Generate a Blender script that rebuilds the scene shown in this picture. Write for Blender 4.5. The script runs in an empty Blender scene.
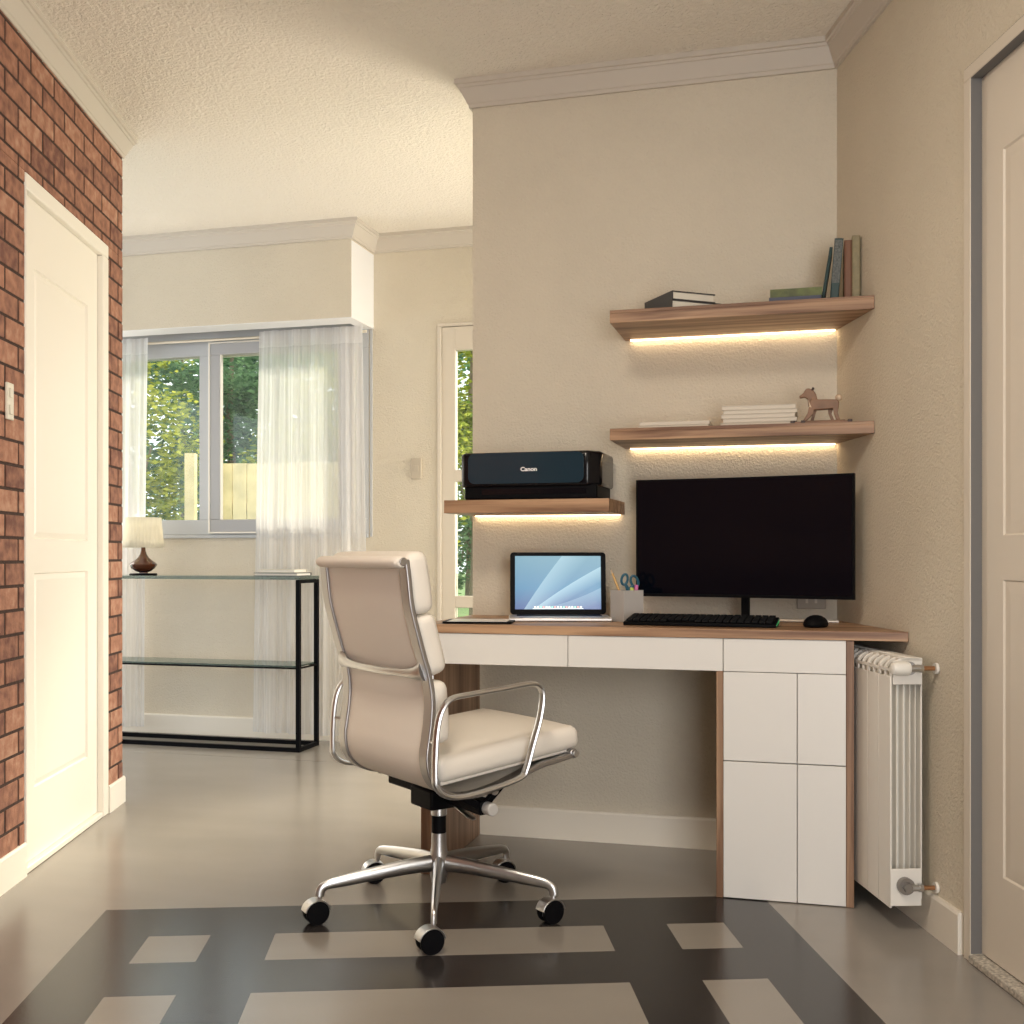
import bpy, bmesh, math, random
from mathutils import Vector, Matrix, noise

SC = bpy.context.scene
COL = SC.collection
PI = math.pi

# ------------------------------------------------------------------ camera, world, light, exposure
cam_d = bpy.data.cameras.new('camera')
cam = bpy.data.objects.new('camera', cam_d); COL.objects.link(cam)
cam.location = (0, 0, 0.956)
cam.rotation_euler = (PI/2, 0, 0)
cam_d.sensor_width = 36.0
cam_d.lens = 36.0*1110/1024
cam_d.shift_y = 43/1024
cam_d.clip_start = 0.02; cam_d.clip_end = 300
SC.camera = cam

world = bpy.data.worlds.new('world'); SC.world = world
world.use_nodes = True
wn = world.node_tree.nodes; wl = world.node_tree.links
wn['Background'].inputs['Color'].default_value = (0.93, 0.97, 1.0, 1)
wn['Background'].inputs['Strength'].default_value = 1.9

SC.view_settings.view_transform = 'Standard'
SC.view_settings.look = 'None'
SC.view_settings.exposure = 0.25
SC.view_settings.gamma = 1.0
SC.view_settings.use_curve_mapping = False
SC.cycles.max_bounces = 8
SC.cycles.diffuse_bounces = 5
SC.cycles.glossy_bounces = 4
SC.cycles.transmission_bounces = 6
SC.cycles.transparent_max_bounces = 16
SC.cycles.sample_clamp_indirect = 6.0
SC.cycles.caustics_reflective = False
SC.cycles.caustics_refractive = False
SC.cycles.use_denoising = True

def lamp(name, kind, loc, energy, color, aim=None, size=None, size_y=None, angle=None):
    d = bpy.data.lights.new(name, kind)
    d.energy = energy; d.color = color
    if kind == 'AREA':
        d.shape = 'RECTANGLE'; d.size = size; d.size_y = size_y or size
    if kind == 'SUN': d.angle = angle
    o = bpy.data.objects.new(name, d); COL.objects.link(o)
    o.location = loc
    if aim is not None:
        o.rotation_euler = (Vector(aim)-Vector(loc)).to_track_quat('-Z', 'Y').to_euler()
    return o

# the sun stands behind the garden, right; broad and hazy
lamp('sun', 'SUN', (0, 0, 9), 9, (1.0, 0.86, 0.66), aim=(-2.5, -3.0, 6.1), angle=math.radians(24))
# added fill lamp inside the living area, left, standing in for daylight
lamp('side_fill', 'AREA', (-2.8, 5.85, 1.15), 18, (1.0, 0.93, 0.83), aim=(-0.5, 2.4, 1.2), size=1.0, size_y=1.5)
# added fill lamp hidden behind the desk wall; assumed daylight from the glazed door
lamp('hidden_fill', 'AREA', (.85, 5.1, 1.0), 54, (1.0, 0.90, 0.74), aim=(-1.2, 3.8, .55), size=0.9, size_y=1.7)
# added fill lamp behind the camera; the wall there has no window
lamp('back_fill', 'AREA', (0.5, -1.2, 1.12), 88, (0.98, 0.985, 1.0), aim=(-0.5, 3.0, 1.05), size=1.9, size_y=2.0)
# added overhead fill lamp without a fixture, in front of the camera position
lamp('overhead_fill', 'AREA', (-0.35, 1.5, 2.53), 26, (1.0, 0.88, 0.72), aim=(-0.4, 1.6, 0), size=0.6)

# ------------------------------------------------------------------ frames (plan calibrated from the photograph)
TH = math.atan2(-.2606, .9655)
FD = ((1.027, 3.508), TH)                    # desk wall: x right along the wall, -y out into the room
FW = ((-.382, 5.575), TH)                    # window wall
FR = ((1.027, 3.508), math.atan2(-.9982, .0603))    # right wall: x towards the camera
FL = ((-1.4593, 3.3454), math.atan2(.9984, -.0559))  # left brick wall: x away from the camera
FP = ((-1.092, 2.987), math.atan2(.0722, .9974))     # floor pattern
ZC = 2.58

def fpt(fr, x, y, z=0):
    (ox, oy), a = fr
    return Vector((ox+math.cos(a)*x-math.sin(a)*y, oy+math.sin(a)*x+math.cos(a)*y, z))

# ------------------------------------------------------------------ materials
MATS = {}
def mat(name, col, rough=.5, metal=0.0, bump=None, var=None, spec=.5, coat=0, trans=0, alpha=1, emit=None, sheen=0, var2=None):
    """bump=(scale, strength, distance)   var=(scale, amount)"""
    if name in MATS: return MATS[name]
    m = bpy.data.materials.new(name); m.use_nodes = True
    nt = m.node_tree; n = nt.nodes; l = nt.links
    b = n['Principled BSDF']
    b.inputs['Base Color'].default_value = (*col, 1)
    b.inputs['Roughness'].default_value = rough
    b.inputs['Metallic'].default_value = metal
    b.inputs['Specular IOR Level'].default_value = spec
    b.inputs['Coat Weight'].default_value = coat
    b.inputs['Transmission Weight'].default_value = trans
    b.inputs['Alpha'].default_value = alpha
    if sheen: b.inputs['Sheen Weight'].default_value = sheen
    if emit:
        b.inputs['Emission Color'].default_value = (*emit[0], 1)
        b.inputs['Emission Strength'].default_value = emit[1]
    tc = n.new('ShaderNodeTexCoord')
    if var:
        t = n.new('ShaderNodeTexNoise'); t.inputs['Scale'].default_value = var[0]; t.inputs['Detail'].default_value = 5
        l.new(tc.outputs['Object'], t.inputs['Vector'])
        r = n.new('ShaderNodeMapRange'); r.inputs['From Min'].default_value = .3; r.inputs['From Max'].default_value = .7
        r.inputs['To Min'].default_value = 1-var[1]; r.inputs['To Max'].default_value = 1+var[1]
        l.new(t.outputs['Fac'], r.inputs['Value'])
        v = n.new('ShaderNodeVectorMath'); v.operation = 'SCALE'
        v.inputs[0].default_value = col
        l.new(r.outputs['Result'], v.inputs['Scale'])
        l.new(v.outputs['Vector'], b.inputs['Base Color'])
    if bump:
        t2 = n.new('ShaderNodeTexNoise'); t2.inputs['Scale'].default_value = bump[0]
        t2.inputs['Detail'].default_value = 3; t2.inputs['Distortion'].default_value = bump[3] if len(bump) > 3 else 0
        l.new(tc.outputs['Object'], t2.inputs['Vector'])
        bp = n.new('ShaderNodeBump'); bp.inputs['Strength'].default_value = bump[1]; bp.inputs['Distance'].default_value = bump[2]
        l.new(t2.outputs['Fac'], bp.inputs['Height']); l.new(bp.outputs['Normal'], b.inputs['Normal'])
    MATS[name] = m
    return m

def wood(name, axis, c1, c2, rough=.45):
    m = bpy.data.materials.new(name); m.use_nodes = True
    nt = m.node_tree; n = nt.nodes; l = nt.links; b = n['Principled BSDF']
    b.inputs['Roughness'].default_value = rough
    tc = n.new('ShaderNodeTexCoord'); mp = n.new('ShaderNodeMapping')
    s = {'x': (1.6, 34, 34), 'z': (34, 34, 1.6), 'y': (34, 1.6, 34)}[axis]
    mp.inputs['Scale'].default_value = s
    l.new(tc.outputs['Object'], mp.inputs['Vector'])
    t = n.new('ShaderNodeTexNoise'); t.inputs['Scale'].default_value = 1.0; t.inputs['Detail'].default_value = 4
    t.inputs['Distortion'].default_value = .35
    l.new(mp.outputs['Vector'], t.inputs['Vector'])
    cr = n.new('ShaderNodeValToRGB')
    cr.color_ramp.elements[0].position = .36; cr.color_ramp.elements[0].color = (*c1, 1)
    cr.color_ramp.elements[1].position = .64; cr.color_ramp.elements[1].color = (*c2, 1)
    l.new(t.outputs['Fac'], cr.inputs['Fac'])
    l.new(cr.outputs['Color'], b.inputs['Base Color'])
    # fine pores
    mp2 = n.new('ShaderNodeMapping'); mp2.inputs['Scale'].default_value = tuple(v*5 for v in s)
    l.new(tc.outputs['Object'], mp2.inputs['Vector'])
    t2 = n.new('ShaderNodeTexNoise'); t2.inputs['Scale'].default_value = 1
    l.new(mp2.outputs['Vector'], t2.inputs['Vector'])
    bp = n.new('ShaderNodeBump'); bp.inputs['Strength'].default_value = .15; bp.inputs['Distance'].default_value = .002
    l.new(t2.outputs['Fac'], bp.inputs['Height']); l.new(bp.outputs['Normal'], b.inputs['Normal'])
    MATS[name] = m
    return m

M_wall = mat('stucco_cream', (.67, .61, .50), .9, bump=(120, .8, .006, .6), var=(3, .03), spec=.2)
M_ceil = mat('stucco_ceiling', (.84, .79, .70), .9, bump=(80, .9, .010, .6), spec=.2)
M_corn = mat('cornice_paint', (.58, .53, .46), .6)
M_trim = mat('trim_paint', (.78, .73, .64), .45)
M_door = mat('door_paint', (.86, .82, .74), .4)
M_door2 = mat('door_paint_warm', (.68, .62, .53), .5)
M_gdoor = mat('glass_door_paint', (.66, .60, .51), .5)
M_white = mat('cabinet_laminate', (.76, .745, .71), .35, bump=(60, .04, .001))
M_brick = None
M_mortar = mat('mortar', (.05, .025, .018), .95, bump=(120, .6, .004))
M_wx = wood('walnut_along', 'x', (.16, .075, .038), (.50, .31, .18))
M_wz = wood('walnut_upright', 'z', (.19, .10, .055), (.42, .26, .155))
M_alu = mat('polished_aluminium', (.56, .56, .56), .30, 1.0)
M_alu2 = mat('brushed_aluminium', (.43, .42, .42), .36, 1.0)
M_leather = mat('ivory_leather', (.80, .745, .665), .5, bump=(260, .12, .001), spec=.4)
M_black = mat('black_plastic', (.004, .004, .005), .5, spec=.08)
M_blackm = mat('black_metal', (.004, .004, .005), .6, spec=.06)
M_gloss = mat('gloss_black', (.004, .004, .006), .15, spec=.3)
M_copper = mat('copper', (.42, .22, .11), .35, .8)
M_rad = mat('radiator_enamel', (.80, .77, .71), .3)
M_plate = mat('switch_plastic', (.62, .56, .47), .4)
M_frame = mat('window_upvc', (.50, .515, .53), .45)
M_paper = mat('paper_white', (.82, .79, .72), .7)
M_lawn = mat('lawn', (.06, .13, .02), .9, var=(2.5, .3))
M_fence = mat('fence_wood', (.62, .50, .27), .8, var=(5, .2))
M_bark = mat('bark', (.22, .17, .12), .9, var=(8, .3))
M_walnutlamp = mat('dark_turned_wood', (.09, .03, .014), .18, coat=.6)
M_concrete = mat('concrete_ext', (.5, .5, .48), .9)

def brick_mat():
    m = bpy.data.materials.new('red_brick'); m.use_nodes = True
    n = m.node_tree.nodes; l = m.node_tree.links; b = n['Principled BSDF']
    b.inputs['Roughness'].default_value = .85
    at = n.new('ShaderNodeAttribute'); at.attribute_name = 'tone'
    tc = n.new('ShaderNodeTexCoord')
    t = n.new('ShaderNodeTexNoise'); t.inputs['Scale'].default_value = 28; t.inputs['Detail'].default_value = 6
    l.new(tc.outputs['Object'], t.inputs['Vector'])
    add = n.new('ShaderNodeMath'); add.operation = 'MULTIPLY_ADD'; add.inputs[1].default_value = .9; 
    l.new(t.outputs['Fac'], add.inputs[0]); l.new(at.outputs['Fac'], add.inputs[2])
    cr = n.new('ShaderNodeValToRGB')
    e = cr.color_ramp.elements
    e[0].position = .25; e[0].color = (.15, .06, .042, 1)
    e[1].position = 1.0; e[1].color = (.58, .38, .27, 1)
    x = cr.color_ramp.elements.new(.62); x.color = (.37, .175, .11, 1)
    l.new(add.outputs[0], cr.inputs['Fac']); l.new(cr.outputs['Color'], b.inputs['Base Color'])
    t2 = n.new('ShaderNodeTexNoise'); t2.inputs['Scale'].default_value = 110; t2.inputs['Detail'].default_value = 4
    l.new(tc.outputs['Object'], t2.inputs['Vector'])
    bp = n.new('ShaderNodeBump'); bp.inputs['Strength'].default_value = .5; bp.inputs['Distance'].default_value = .004
    l.new(t2.outputs['Fac'], bp.inputs['Height']); l.new(bp.outputs['Normal'], b.inputs['Normal'])
    return m
M_brick = brick_mat()

def floor_mat(name, c1, c2, r0, r1, groove=False):
    m = bpy.data.materials.new(name); m.use_nodes = True
    n = m.node_tree.nodes; l = m.node_tree.links; b = n['Principled BSDF']
    tc = n.new('ShaderNodeTexCoord')
    mp = n.new('ShaderNodeMapping'); mp.inputs['Scale'].default_value = (1.0, 2.2, 1)
    l.new(tc.outputs['Object'], mp.inputs['Vector'])
    t = n.new('ShaderNodeTexNoise'); t.inputs['Scale'].default_value = 1.7; t.inputs['Detail'].default_value = 3; t.inputs['Roughness'].default_value = .45
    l.new(mp.outputs['Vector'], t.inputs['Vector'])
    cr = n.new('ShaderNodeValToRGB')
    cr.color_ramp.elements[0].position = .15; cr.color_ramp.elements[0].color = (*c1, 1)
    cr.color_ramp.elements[1].position = .85; cr.color_ramp.elements[1].color = (*c2, 1)
    l.new(t.outputs['Fac'], cr.inputs['Fac'])
    col = cr.outputs['Color']
    if groove:
        sp = n.new('ShaderNodeSeparateXYZ'); l.new(tc.outputs['Object'], sp.inputs[0])
        a = n.new('ShaderNodeMath'); a.operation = 'SUBTRACT'; a.inputs[1].default_value = groove
        l.new(sp.outputs['Y'], a.inputs[0])
        ab = n.new('ShaderNodeMath'); ab.operation = 'ABSOLUTE'; l.new(a.outputs[0], ab.inputs[0])
        lt = n.new('ShaderNodeMath'); lt.operation = 'LESS_THAN'; lt.inputs[1].default_value = .0022; l.new(ab.outputs[0], lt.inputs[0])
        mx = n.new('ShaderNodeMixRGB'); mx.inputs['Color2'].default_value = (.12, .10, .08, 1)
        l.new(lt.outputs[0], mx.inputs['Fac']); l.new(col, mx.inputs['Color1']); col = mx.outputs['Color']
    l.new(col, b.inputs['Base Color'])
    r = n.new('ShaderNodeMapRange'); r.inputs['To Min'].default_value = r0; r.inputs['To Max'].default_value = r1
    l.new(t.outputs['Fac'], r.inputs['Value']); l.new(r.outputs['Result'], b.inputs['Roughness'])
    t2 = n.new('ShaderNodeTexNoise'); t2.inputs['Scale'].default_value = 130; t2.inputs['Detail'].default_value = 2
    l.new(tc.outputs['Object'], t2.inputs['Vector'])
    bp = n.new('ShaderNodeBump'); bp.inputs['Strength'].default_value = .10; bp.inputs['Distance'].default_value = .0015
    l.new(t2.outputs['Fac'], bp.inputs['Height']); l.new(bp.outputs['Normal'], b.inputs['Normal'])
    return m
M_floor = floor_mat('polished_concrete', (.255, .235, .21), (.315, .29, .26), .22, .22, groove=-.55)
M_fdark = floor_mat('dark_inlay', (.026, .023, .023), (.038, .034, .033), .20, .20)
M_flight = floor_mat('light_inlay', (.25, .225, .195), (.30, .275, .24), .20, .20)

def glass_mat():
    m = bpy.data.materials.new('clear_glass'); m.use_nodes = True
    n = m.node_tree.nodes; l = m.node_tree.links
    n.remove(n['Principled BSDF']); out = n['Material Output']
    tr = n.new('ShaderNodeBsdfTransparent'); tr.inputs['Color'].default_value = (.95, .97, .96, 1)
    gl = n.new('ShaderNodeBsdfGlossy'); gl.inputs['Roughness'].default_value = .02
    fr = n.new('ShaderNodeFresnel'); fr.inputs['IOR'].default_value = 1.45
    mx = n.new('ShaderNodeMixShader')
    l.new(fr.outputs[0], mx.inputs[0]); l.new(tr.outputs[0], mx.inputs[1]); l.new(gl.outputs[0], mx.inputs[2])
    l.new(mx.outputs[0], out.inputs['Surface'])
    return m
M_glass = glass_mat()

def green_glass():
    m = bpy.data.materials.new('tinted_glass'); m.use_nodes = True
    n = m.node_tree.nodes; l = m.node_tree.links
    n.remove(n['Principled BSDF']); out = n['Material Output']
    tr = n.new('ShaderNodeBsdfTransparent'); tr.inputs['Color'].default_value = (.50, .56, .53, 1)
    gl = n.new('ShaderNodeBsdfGlossy'); gl.inputs['Roughness'].default_value = .05
    gl.inputs['Color'].default_value = (.8, .85, .85, 1)
    fr = n.new('ShaderNodeFresnel'); fr.inputs['IOR'].default_value = 1.5
    mx = n.new('ShaderNodeMixShader')
    l.new(fr.outputs[0], mx.inputs[0]); l.new(tr.outputs[0], mx.inputs[1]); l.new(gl.outputs[0], mx.inputs[2])
    l.new(mx.outputs[0], out.inputs['Surface'])
    return m
M_gglass = green_glass()

def sheer_mat(name, opac, col=(.93, .93, .93), stripes=True):
    m = bpy.data.materials.new(name); m.use_nodes = True
    n = m.node_tree.nodes; l = m.node_tree.links
    n.remove(n['Principled BSDF']); out = n['Material Output']
    tr = n.new('ShaderNodeBsdfTransparent')
    df = n.new('ShaderNodeBsdfDiffuse'); df.inputs['Color'].default_value = (*col, 1)
    tl = n.new('ShaderNodeBsdfTranslucent'); tl.inputs['Color'].default_value = (*col, 1)
    m1 = n.new('ShaderNodeMixShader'); m1.inputs[0].default_value = .5
    l.new(df.outputs[0], m1.inputs[1]); l.new(tl.outputs[0], m1.inputs[2])
    m2 = n.new('ShaderNodeMixShader'); m2.inputs[0].default_value = opac
    if stripes:
        tc = n.new('ShaderNodeTexCoord'); mp = n.new('ShaderNodeMapping'); mp.inputs['Scale'].default_value = (90, 1, 1.2)
        l.new(tc.outputs['Object'], mp.inputs['Vector'])
        t = n.new('ShaderNodeTexNoise'); t.inputs['Scale'].default_value = 1; t.inputs['Detail'].default_value = 3
        l.new(mp.outputs['Vector'], t.inputs['Vector'])
        r = n.new('ShaderNodeMapRange'); r.inputs['From Min'].default_value = .3; r.inputs['From Max'].default_value = .7
        r.inputs['To Min'].default_value = opac-.10; r.inputs['To Max'].default_value = min(1, opac+.12)
        l.new(t.outputs['Fac'], r.inputs['Value']); l.new(r.outputs['Result'], m2.inputs[0])
    l.new(tr.outputs[0], m2.inputs[1]); l.new(m1.outputs[0], m2.inputs[2])
    l.new(m2.outputs[0], out.inputs['Surface'])
    return m
M_sheer = sheer_mat('sheer_voile', .74)
M_sheer2 = sheer_mat('gathered_heading', .93)
M_shade = sheer_mat('lamp_shade_linen', .97, (.90, .86, .74), True)

def leaf_mat(name, c1, c2):
    m = bpy.data.materials.new(name); m.use_nodes = True
    n = m.node_tree.nodes; l = m.node_tree.links
    n.remove(n['Principled BSDF']); out = n['Material Output']
    at = n.new('ShaderNodeAttribute'); at.attribute_name = 'tone'
    cr = n.new('ShaderNodeValToRGB'); cr.color_ramp.elements[0].color = (*c1, 1); cr.color_ramp.elements[1].color = (*c2, 1)
    l.new(at.outputs['Fac'], cr.inputs['Fac'])
    df = n.new('ShaderNodeBsdfDiffuse'); tl = n.new('ShaderNodeBsdfTranslucent')
    l.new(cr.outputs['Color'], df.inputs['Color']); l.new(cr.outputs['Color'], tl.inputs['Color'])
    mx = n.new('ShaderNodeMixShader'); mx.inputs[0].default_value = .5
    l.new(df.outputs[0], mx.inputs[1]); l.new(tl.outputs[0], mx.inputs[2]); l.new(mx.outputs[0], out.inputs['Surface'])
    return m
M_leafA = leaf_mat('yellow_green_leaves', (.05, .11, .015), (.48, .50, .09))
M_leafB = leaf_mat('blue_green_leaves', (.03, .09, .05), (.24, .40, .20))

M_led = mat('led_strip', (1, .9, .7), .5, emit=((1.0, .74, .44), 8.0))

# ------------------------------------------------------------------ mesh helpers
class MB:
    def __init__(s): s.bm = bmesh.new(); s.mi = 0; s.mats = []
    def _m(s, fs):
        for f in fs: f.material_index = s.mi
    def box(s, x0, x1, y0, y1, z0, z1, M=None):
        v = [s.bm.verts.new(p) for p in ((x0,y0,z0),(x1,y0,z0),(x1,y1,z0),(x0,y1,z0),(x0,y0,z1),(x1,y0,z1),(x1,y1,z1),(x0,y1,z1))]
        if M is not None:
            for q in v: q.co = M @ q.co
        fs = [s.bm.faces.new([v[i] for i in f]) for f in ((3,2,1,0),(4,5,6,7),(0,1,5,4),(1,2,6,5),(2,3,7,6),(3,0,4,7))]
        s._m(fs); return s
    def prism(s, pts, z0, z1, M=None):
        """pts CCW in plan, extruded in z"""
        a = [s.bm.verts.new((x, y, z0)) for x, y in pts]; b = [s.bm.verts.new((x, y, z1)) for x, y in pts]
        if M is not None:
            for q in a+b: q.co = M @ q.co
        fs = [s.bm.faces.new(a[::-1]), s.bm.faces.new(b)]
        k = len(pts)
        for i in range(k): fs.append(s.bm.faces.new((a[i], a[(i+1)%k], b[(i+1)%k], b[i])))
        s._m(fs); return s
    def lathe(s, prof, c=(0,0,0), n=24, M=None, sx=1, sy=1):
        """prof: list of (r, z)"""
        rings = []
        for r, z in prof:
            if r < 1e-6: rings.append([s.bm.verts.new((c[0], c[1], c[2]+z))])
            else: rings.append([s.bm.verts.new((c[0]+r*sx*math.cos(2*PI*i/n), c[1]+r*sy*math.sin(2*PI*i/n), c[2]+z)) for i in range(n)])
        if M is not None:
            for R_ in rings:
                for q in R_: q.co = M @ q.co
        fs = []
        for a, b in zip(rings, rings[1:]):
            for i in range(n):
                j = (i+1) % n
                if len(a) == 1 and len(b) == 1: continue
                if len(a) == 1: fs.append(s.bm.faces.new((a[0], b[j], b[i])))
                elif len(b) == 1: fs.append(s.bm.faces.new((a[i], a[j], b[0])))
                else: fs.append(s.bm.faces.new((a[i], a[j], b[j], b[i])))
        if len(rings[0]) > 1: fs.append(s.bm.faces.new(rings[0][::-1]))
        if len(rings[-1]) > 1: fs.append(s.bm.faces.new(rings[-1]))
        s._m(fs); return s
    def cyl(s, p0, p1, r, n=16, r1=None):
        p0 = Vector(p0); p1 = Vector(p1); d = p1-p0
        M = Matrix.Translation(p0) @ d.to_track_quat('Z', 'Y').to_matrix().to_4x4()
        return s.lathe([(r, 0), (r1 if r1 is not None else r, d.length)], n=n, M=M)
    def tube(s, pts, rad, n=10, closed=False, sx=1.0, sy=1.0, side=None):
        """sweep an ellipse; rad may be list; side = fixed 'x' direction of the section"""
        P = [Vector(p) for p in pts]; k = len(P)
        R_ = rad if isinstance(rad, (list, tuple)) else [rad]*k
        rings = []; prev = None
        for i in range(k):
            if closed: t = (P[(i+1)%k]-P[i-1])
            else: t = P[min(i+1, k-1)]-P[max(i-1, 0)]
            t.normalize()
            if side is not None: u = Vector(side)
            elif prev is None: u = Vector((0,0,1)) if abs(t.z) < .9 else Vector((1,0,0))
            else: u = prev
            u = (u-t*u.dot(t)).normalized(); w = t.cross(u); prev = u
            rings.append([s.bm.verts.new(P[i]+u*(R_[i]*sx*math.cos(2*PI*j/n))+w*(R_[i]*sy*math.sin(2*PI*j/n))) for j in range(n)])
        fs = []
        for i in range(k if closed else k-1):
            a = rings[i]; b = rings[(i+1)%k]
            for j in range(n):
                jj = (j+1)%n
                fs.append(s.bm.faces.new((a[j], a[jj], b[jj], b[j])))
        if not closed:
            fs.append(s.bm.faces.new(rings[0][::-1])); fs.append(s.bm.faces.new(rings[-1]))
        s._m(fs); return s
    def band(s, pts, hw, hz, side, closed=False):
        """rectangular section sweep: hw along side, hz across"""
        P = [Vector(p) for p in pts]; k = len(P); rings = []
        for i in range(k):
            t = (P[(i+1)%k]-P[i-1]) if closed else (P[min(i+1,k-1)]-P[max(i-1,0)])
            t.normalize(); u = Vector(side); u = (u-t*u.dot(t)).normalized(); w = t.cross(u)
            rings.append([s.bm.verts.new(P[i]+u*a*hw+w*b*hz) for a, b in ((-1,-1),(1,-1),(1,1),(-1,1))])
        fs = []
        for i in range(k if closed else k-1):
            a = rings[i]; b = rings[(i+1)%k]
            for j in range(4): fs.append(s.bm.faces.new((a[j], a[(j+1)%4], b[(j+1)%4], b[j])))
        if not closed: fs.append(s.bm.faces.new(rings[0][::-1])); fs.append(s.bm.faces.new(rings[-1]))
        s._m(fs); return s
    def sphere(s, c, r, n=16, m=10, sc=(1,1,1), M=None):
        prof = [(r*math.sin(PI*i/m), -r*math.cos(PI*i/m)) for i in range(m+1)]
        prof[0] = (0, -r); prof[-1] = (0, r)
        MM = Matrix.Translation(c) @ Matrix.Diagonal((*sc, 1))
        if M is not None: MM = M @ MM
        return s.lathe(prof, n=n, M=MM)
    def mat(s, m):
        if m not in s.mats: s.mats.append(m)
        s.mi = s.mats.index(m); return s
    def build(s, name, m=None, parent=None, bevel=0, seg=2, smooth=True, subd=0, loc=None, rotz=0, angle=35):
        bmesh.ops.recalc_face_normals(s.bm, faces=s.bm.faces)
        me = bpy.data.meshes.new(name); s.bm.to_mesh(me); s.bm.free()
        if s.mats:
            for q in s.mats: me.materials.append(q)
        elif m: me.materials.append(m)
        o = bpy.data.objects.new(name, me); COL.objects.link(o)
        if parent: o.parent = parent
        if loc is not None: o.location = loc
        if rotz: o.rotation_euler = (0, 0, rotz)
        if bevel:
            b = o.modifiers.new('bevel', 'BEVEL'); b.width = bevel; b.segments = seg; b.limit_method = 'ANGLE'; b.angle_limit = math.radians(30)
        if subd:
            q = o.modifiers.new('subd', 'SUBSURF'); q.levels = subd; q.render_levels = subd
        if smooth:
            me.shade_smooth()
            if not subd:
                try: me.set_sharp_from_angle(angle=math.radians(angle))
                except Exception: pass
        return o

def empty(name, fr=None, x=0, y=0, z=0, rot=0, loc=None):
    o = bpy.data.objects.new(name, None); COL.objects.link(o)
    o.empty_display_size = .05
    if fr is not None:
        o.location = fpt(fr, x, y, z); o.rotation_euler = (0, 0, fr[1]+rot)
    else:
        o.location = loc; o.rotation_euler = (0, 0, rot)
    return o
def put(o, fr, x=0, y=0, z=0, rot=0):
    o.location = fpt(fr, x, y, z); o.rotation_euler = (0, 0, fr[1]+rot); return o
def tag(o, label=None, cat=None, group=None, kind=None):
    if label: o['label'] = label
    if cat: o['category'] = cat
    if group: o['group'] = group
    if kind: o['kind'] = kind
    return o
def struct(o): o['kind'] = 'structure'; return o

def pad(name, x0, x1, y0, y1, z0, z1, m, parent, r=.02, M=None, puff=.0, seg=4):
    b = MB(); nx, ny, nz = 8, 8, 2
    b.box(x0, x1, y0, y1, z0, z1)
    bmesh.ops.bevel(b.bm, geom=b.bm.edges[:]+b.bm.verts[:], offset=r, segments=seg, profile=.5, affect='EDGES')
    bmesh.ops.subdivide_edges(b.bm, edges=[e for e in b.bm.edges if e.calc_length() > .09], cuts=5, use_grid_fill=True)
    if puff:
        cx, cy, cz = (x0+x1)/2, (y0+y1)/2, (z0+z1)/2
        for v in b.bm.verts:
            fx = max(0, 1-((v.co.x-cx)/((x1-x0)/2))**2); fz = max(0, 1-((v.co.z-cz)/((z1-z0)/2))**2); fy = max(0, 1-((v.co.y-cy)/((y1-y0)/2))**2)
            if (z1-z0) < (y1-y0): v.co.z += puff*math.sqrt(fx*fy)*(1 if v.co.z > cz else -.3)
            else: v.co.y += puff*math.sqrt(fx*fz)*(1 if v.co.y > cy else -.2)
    if M is not None:
        for v in b.bm.verts: v.co = M @ v.co
    return b.build(name, m, parent, angle=60)

# ------------------------------------------------------------------ room shell
def wall(name, fr, x0, x1, z1, opens, m, y0=0, y1=.14):
    b = MB()
    xs = sorted({x0, x1, *[v for o in opens for v in o[:2]]})
    for a, c in zip(xs, xs[1:]):
        mid = (a+c)/2
        op = [o for o in opens if o[0] < mid < o[1]]
        z = 0
        for o in sorted(op, key=lambda q: q[2]):
            if o[2] > z: b.box(a, c, y0, y1, z, o[2])
            z = o[3]
        if z < z1: b.box(a, c, y0, y1, z, z1)
    bmesh.ops.remove_doubles(b.bm, verts=b.bm.verts, dist=1e-5)
    bmesh.ops.delete(b.bm, geom=[f for f in b.bm.faces if False], context='FACES')
    return struct(put(b.build(name, m, smooth=False), fr))

def sweep(name, path, prof, m):
    """path: plan points with the room on the right-hand side; prof: (offset, z) points"""
    P = [Vector((p.x, p.y)) for p in path]; k = len(P)
    def rn(a, b): d = (b-a).normalized(); return Vector((d.y, -d.x))
    bm = bmesh.new(); rings = []
    for i in range(k):
        if i == 0: mv = rn(P[0], P[1])
        elif i == k-1: mv = rn(P[-2], P[-1])
        else:
            n1 = rn(P[i-1], P[i]); n2 = rn(P[i], P[i+1]); mv = (n1+n2)/(1+n1.dot(n2))
        rings.append([bm.verts.new((P[i].x+mv.x*o, P[i].y+mv.y*o, z)) for o, z in prof])
    n = len(prof)
    for a, b in zip(rings, rings[1:]):
        for j in range(n): bm.faces.new((a[j], a[(j+1)%n], b[(j+1)%n], b[j]))
    bm.faces.new(rings[0][::-1]); bm.faces.new(rings[-1])
    q = MB(); q.bm.free(); q.bm = bm
    return struct(q.build(name, m, smooth=True, angle=25))

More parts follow.
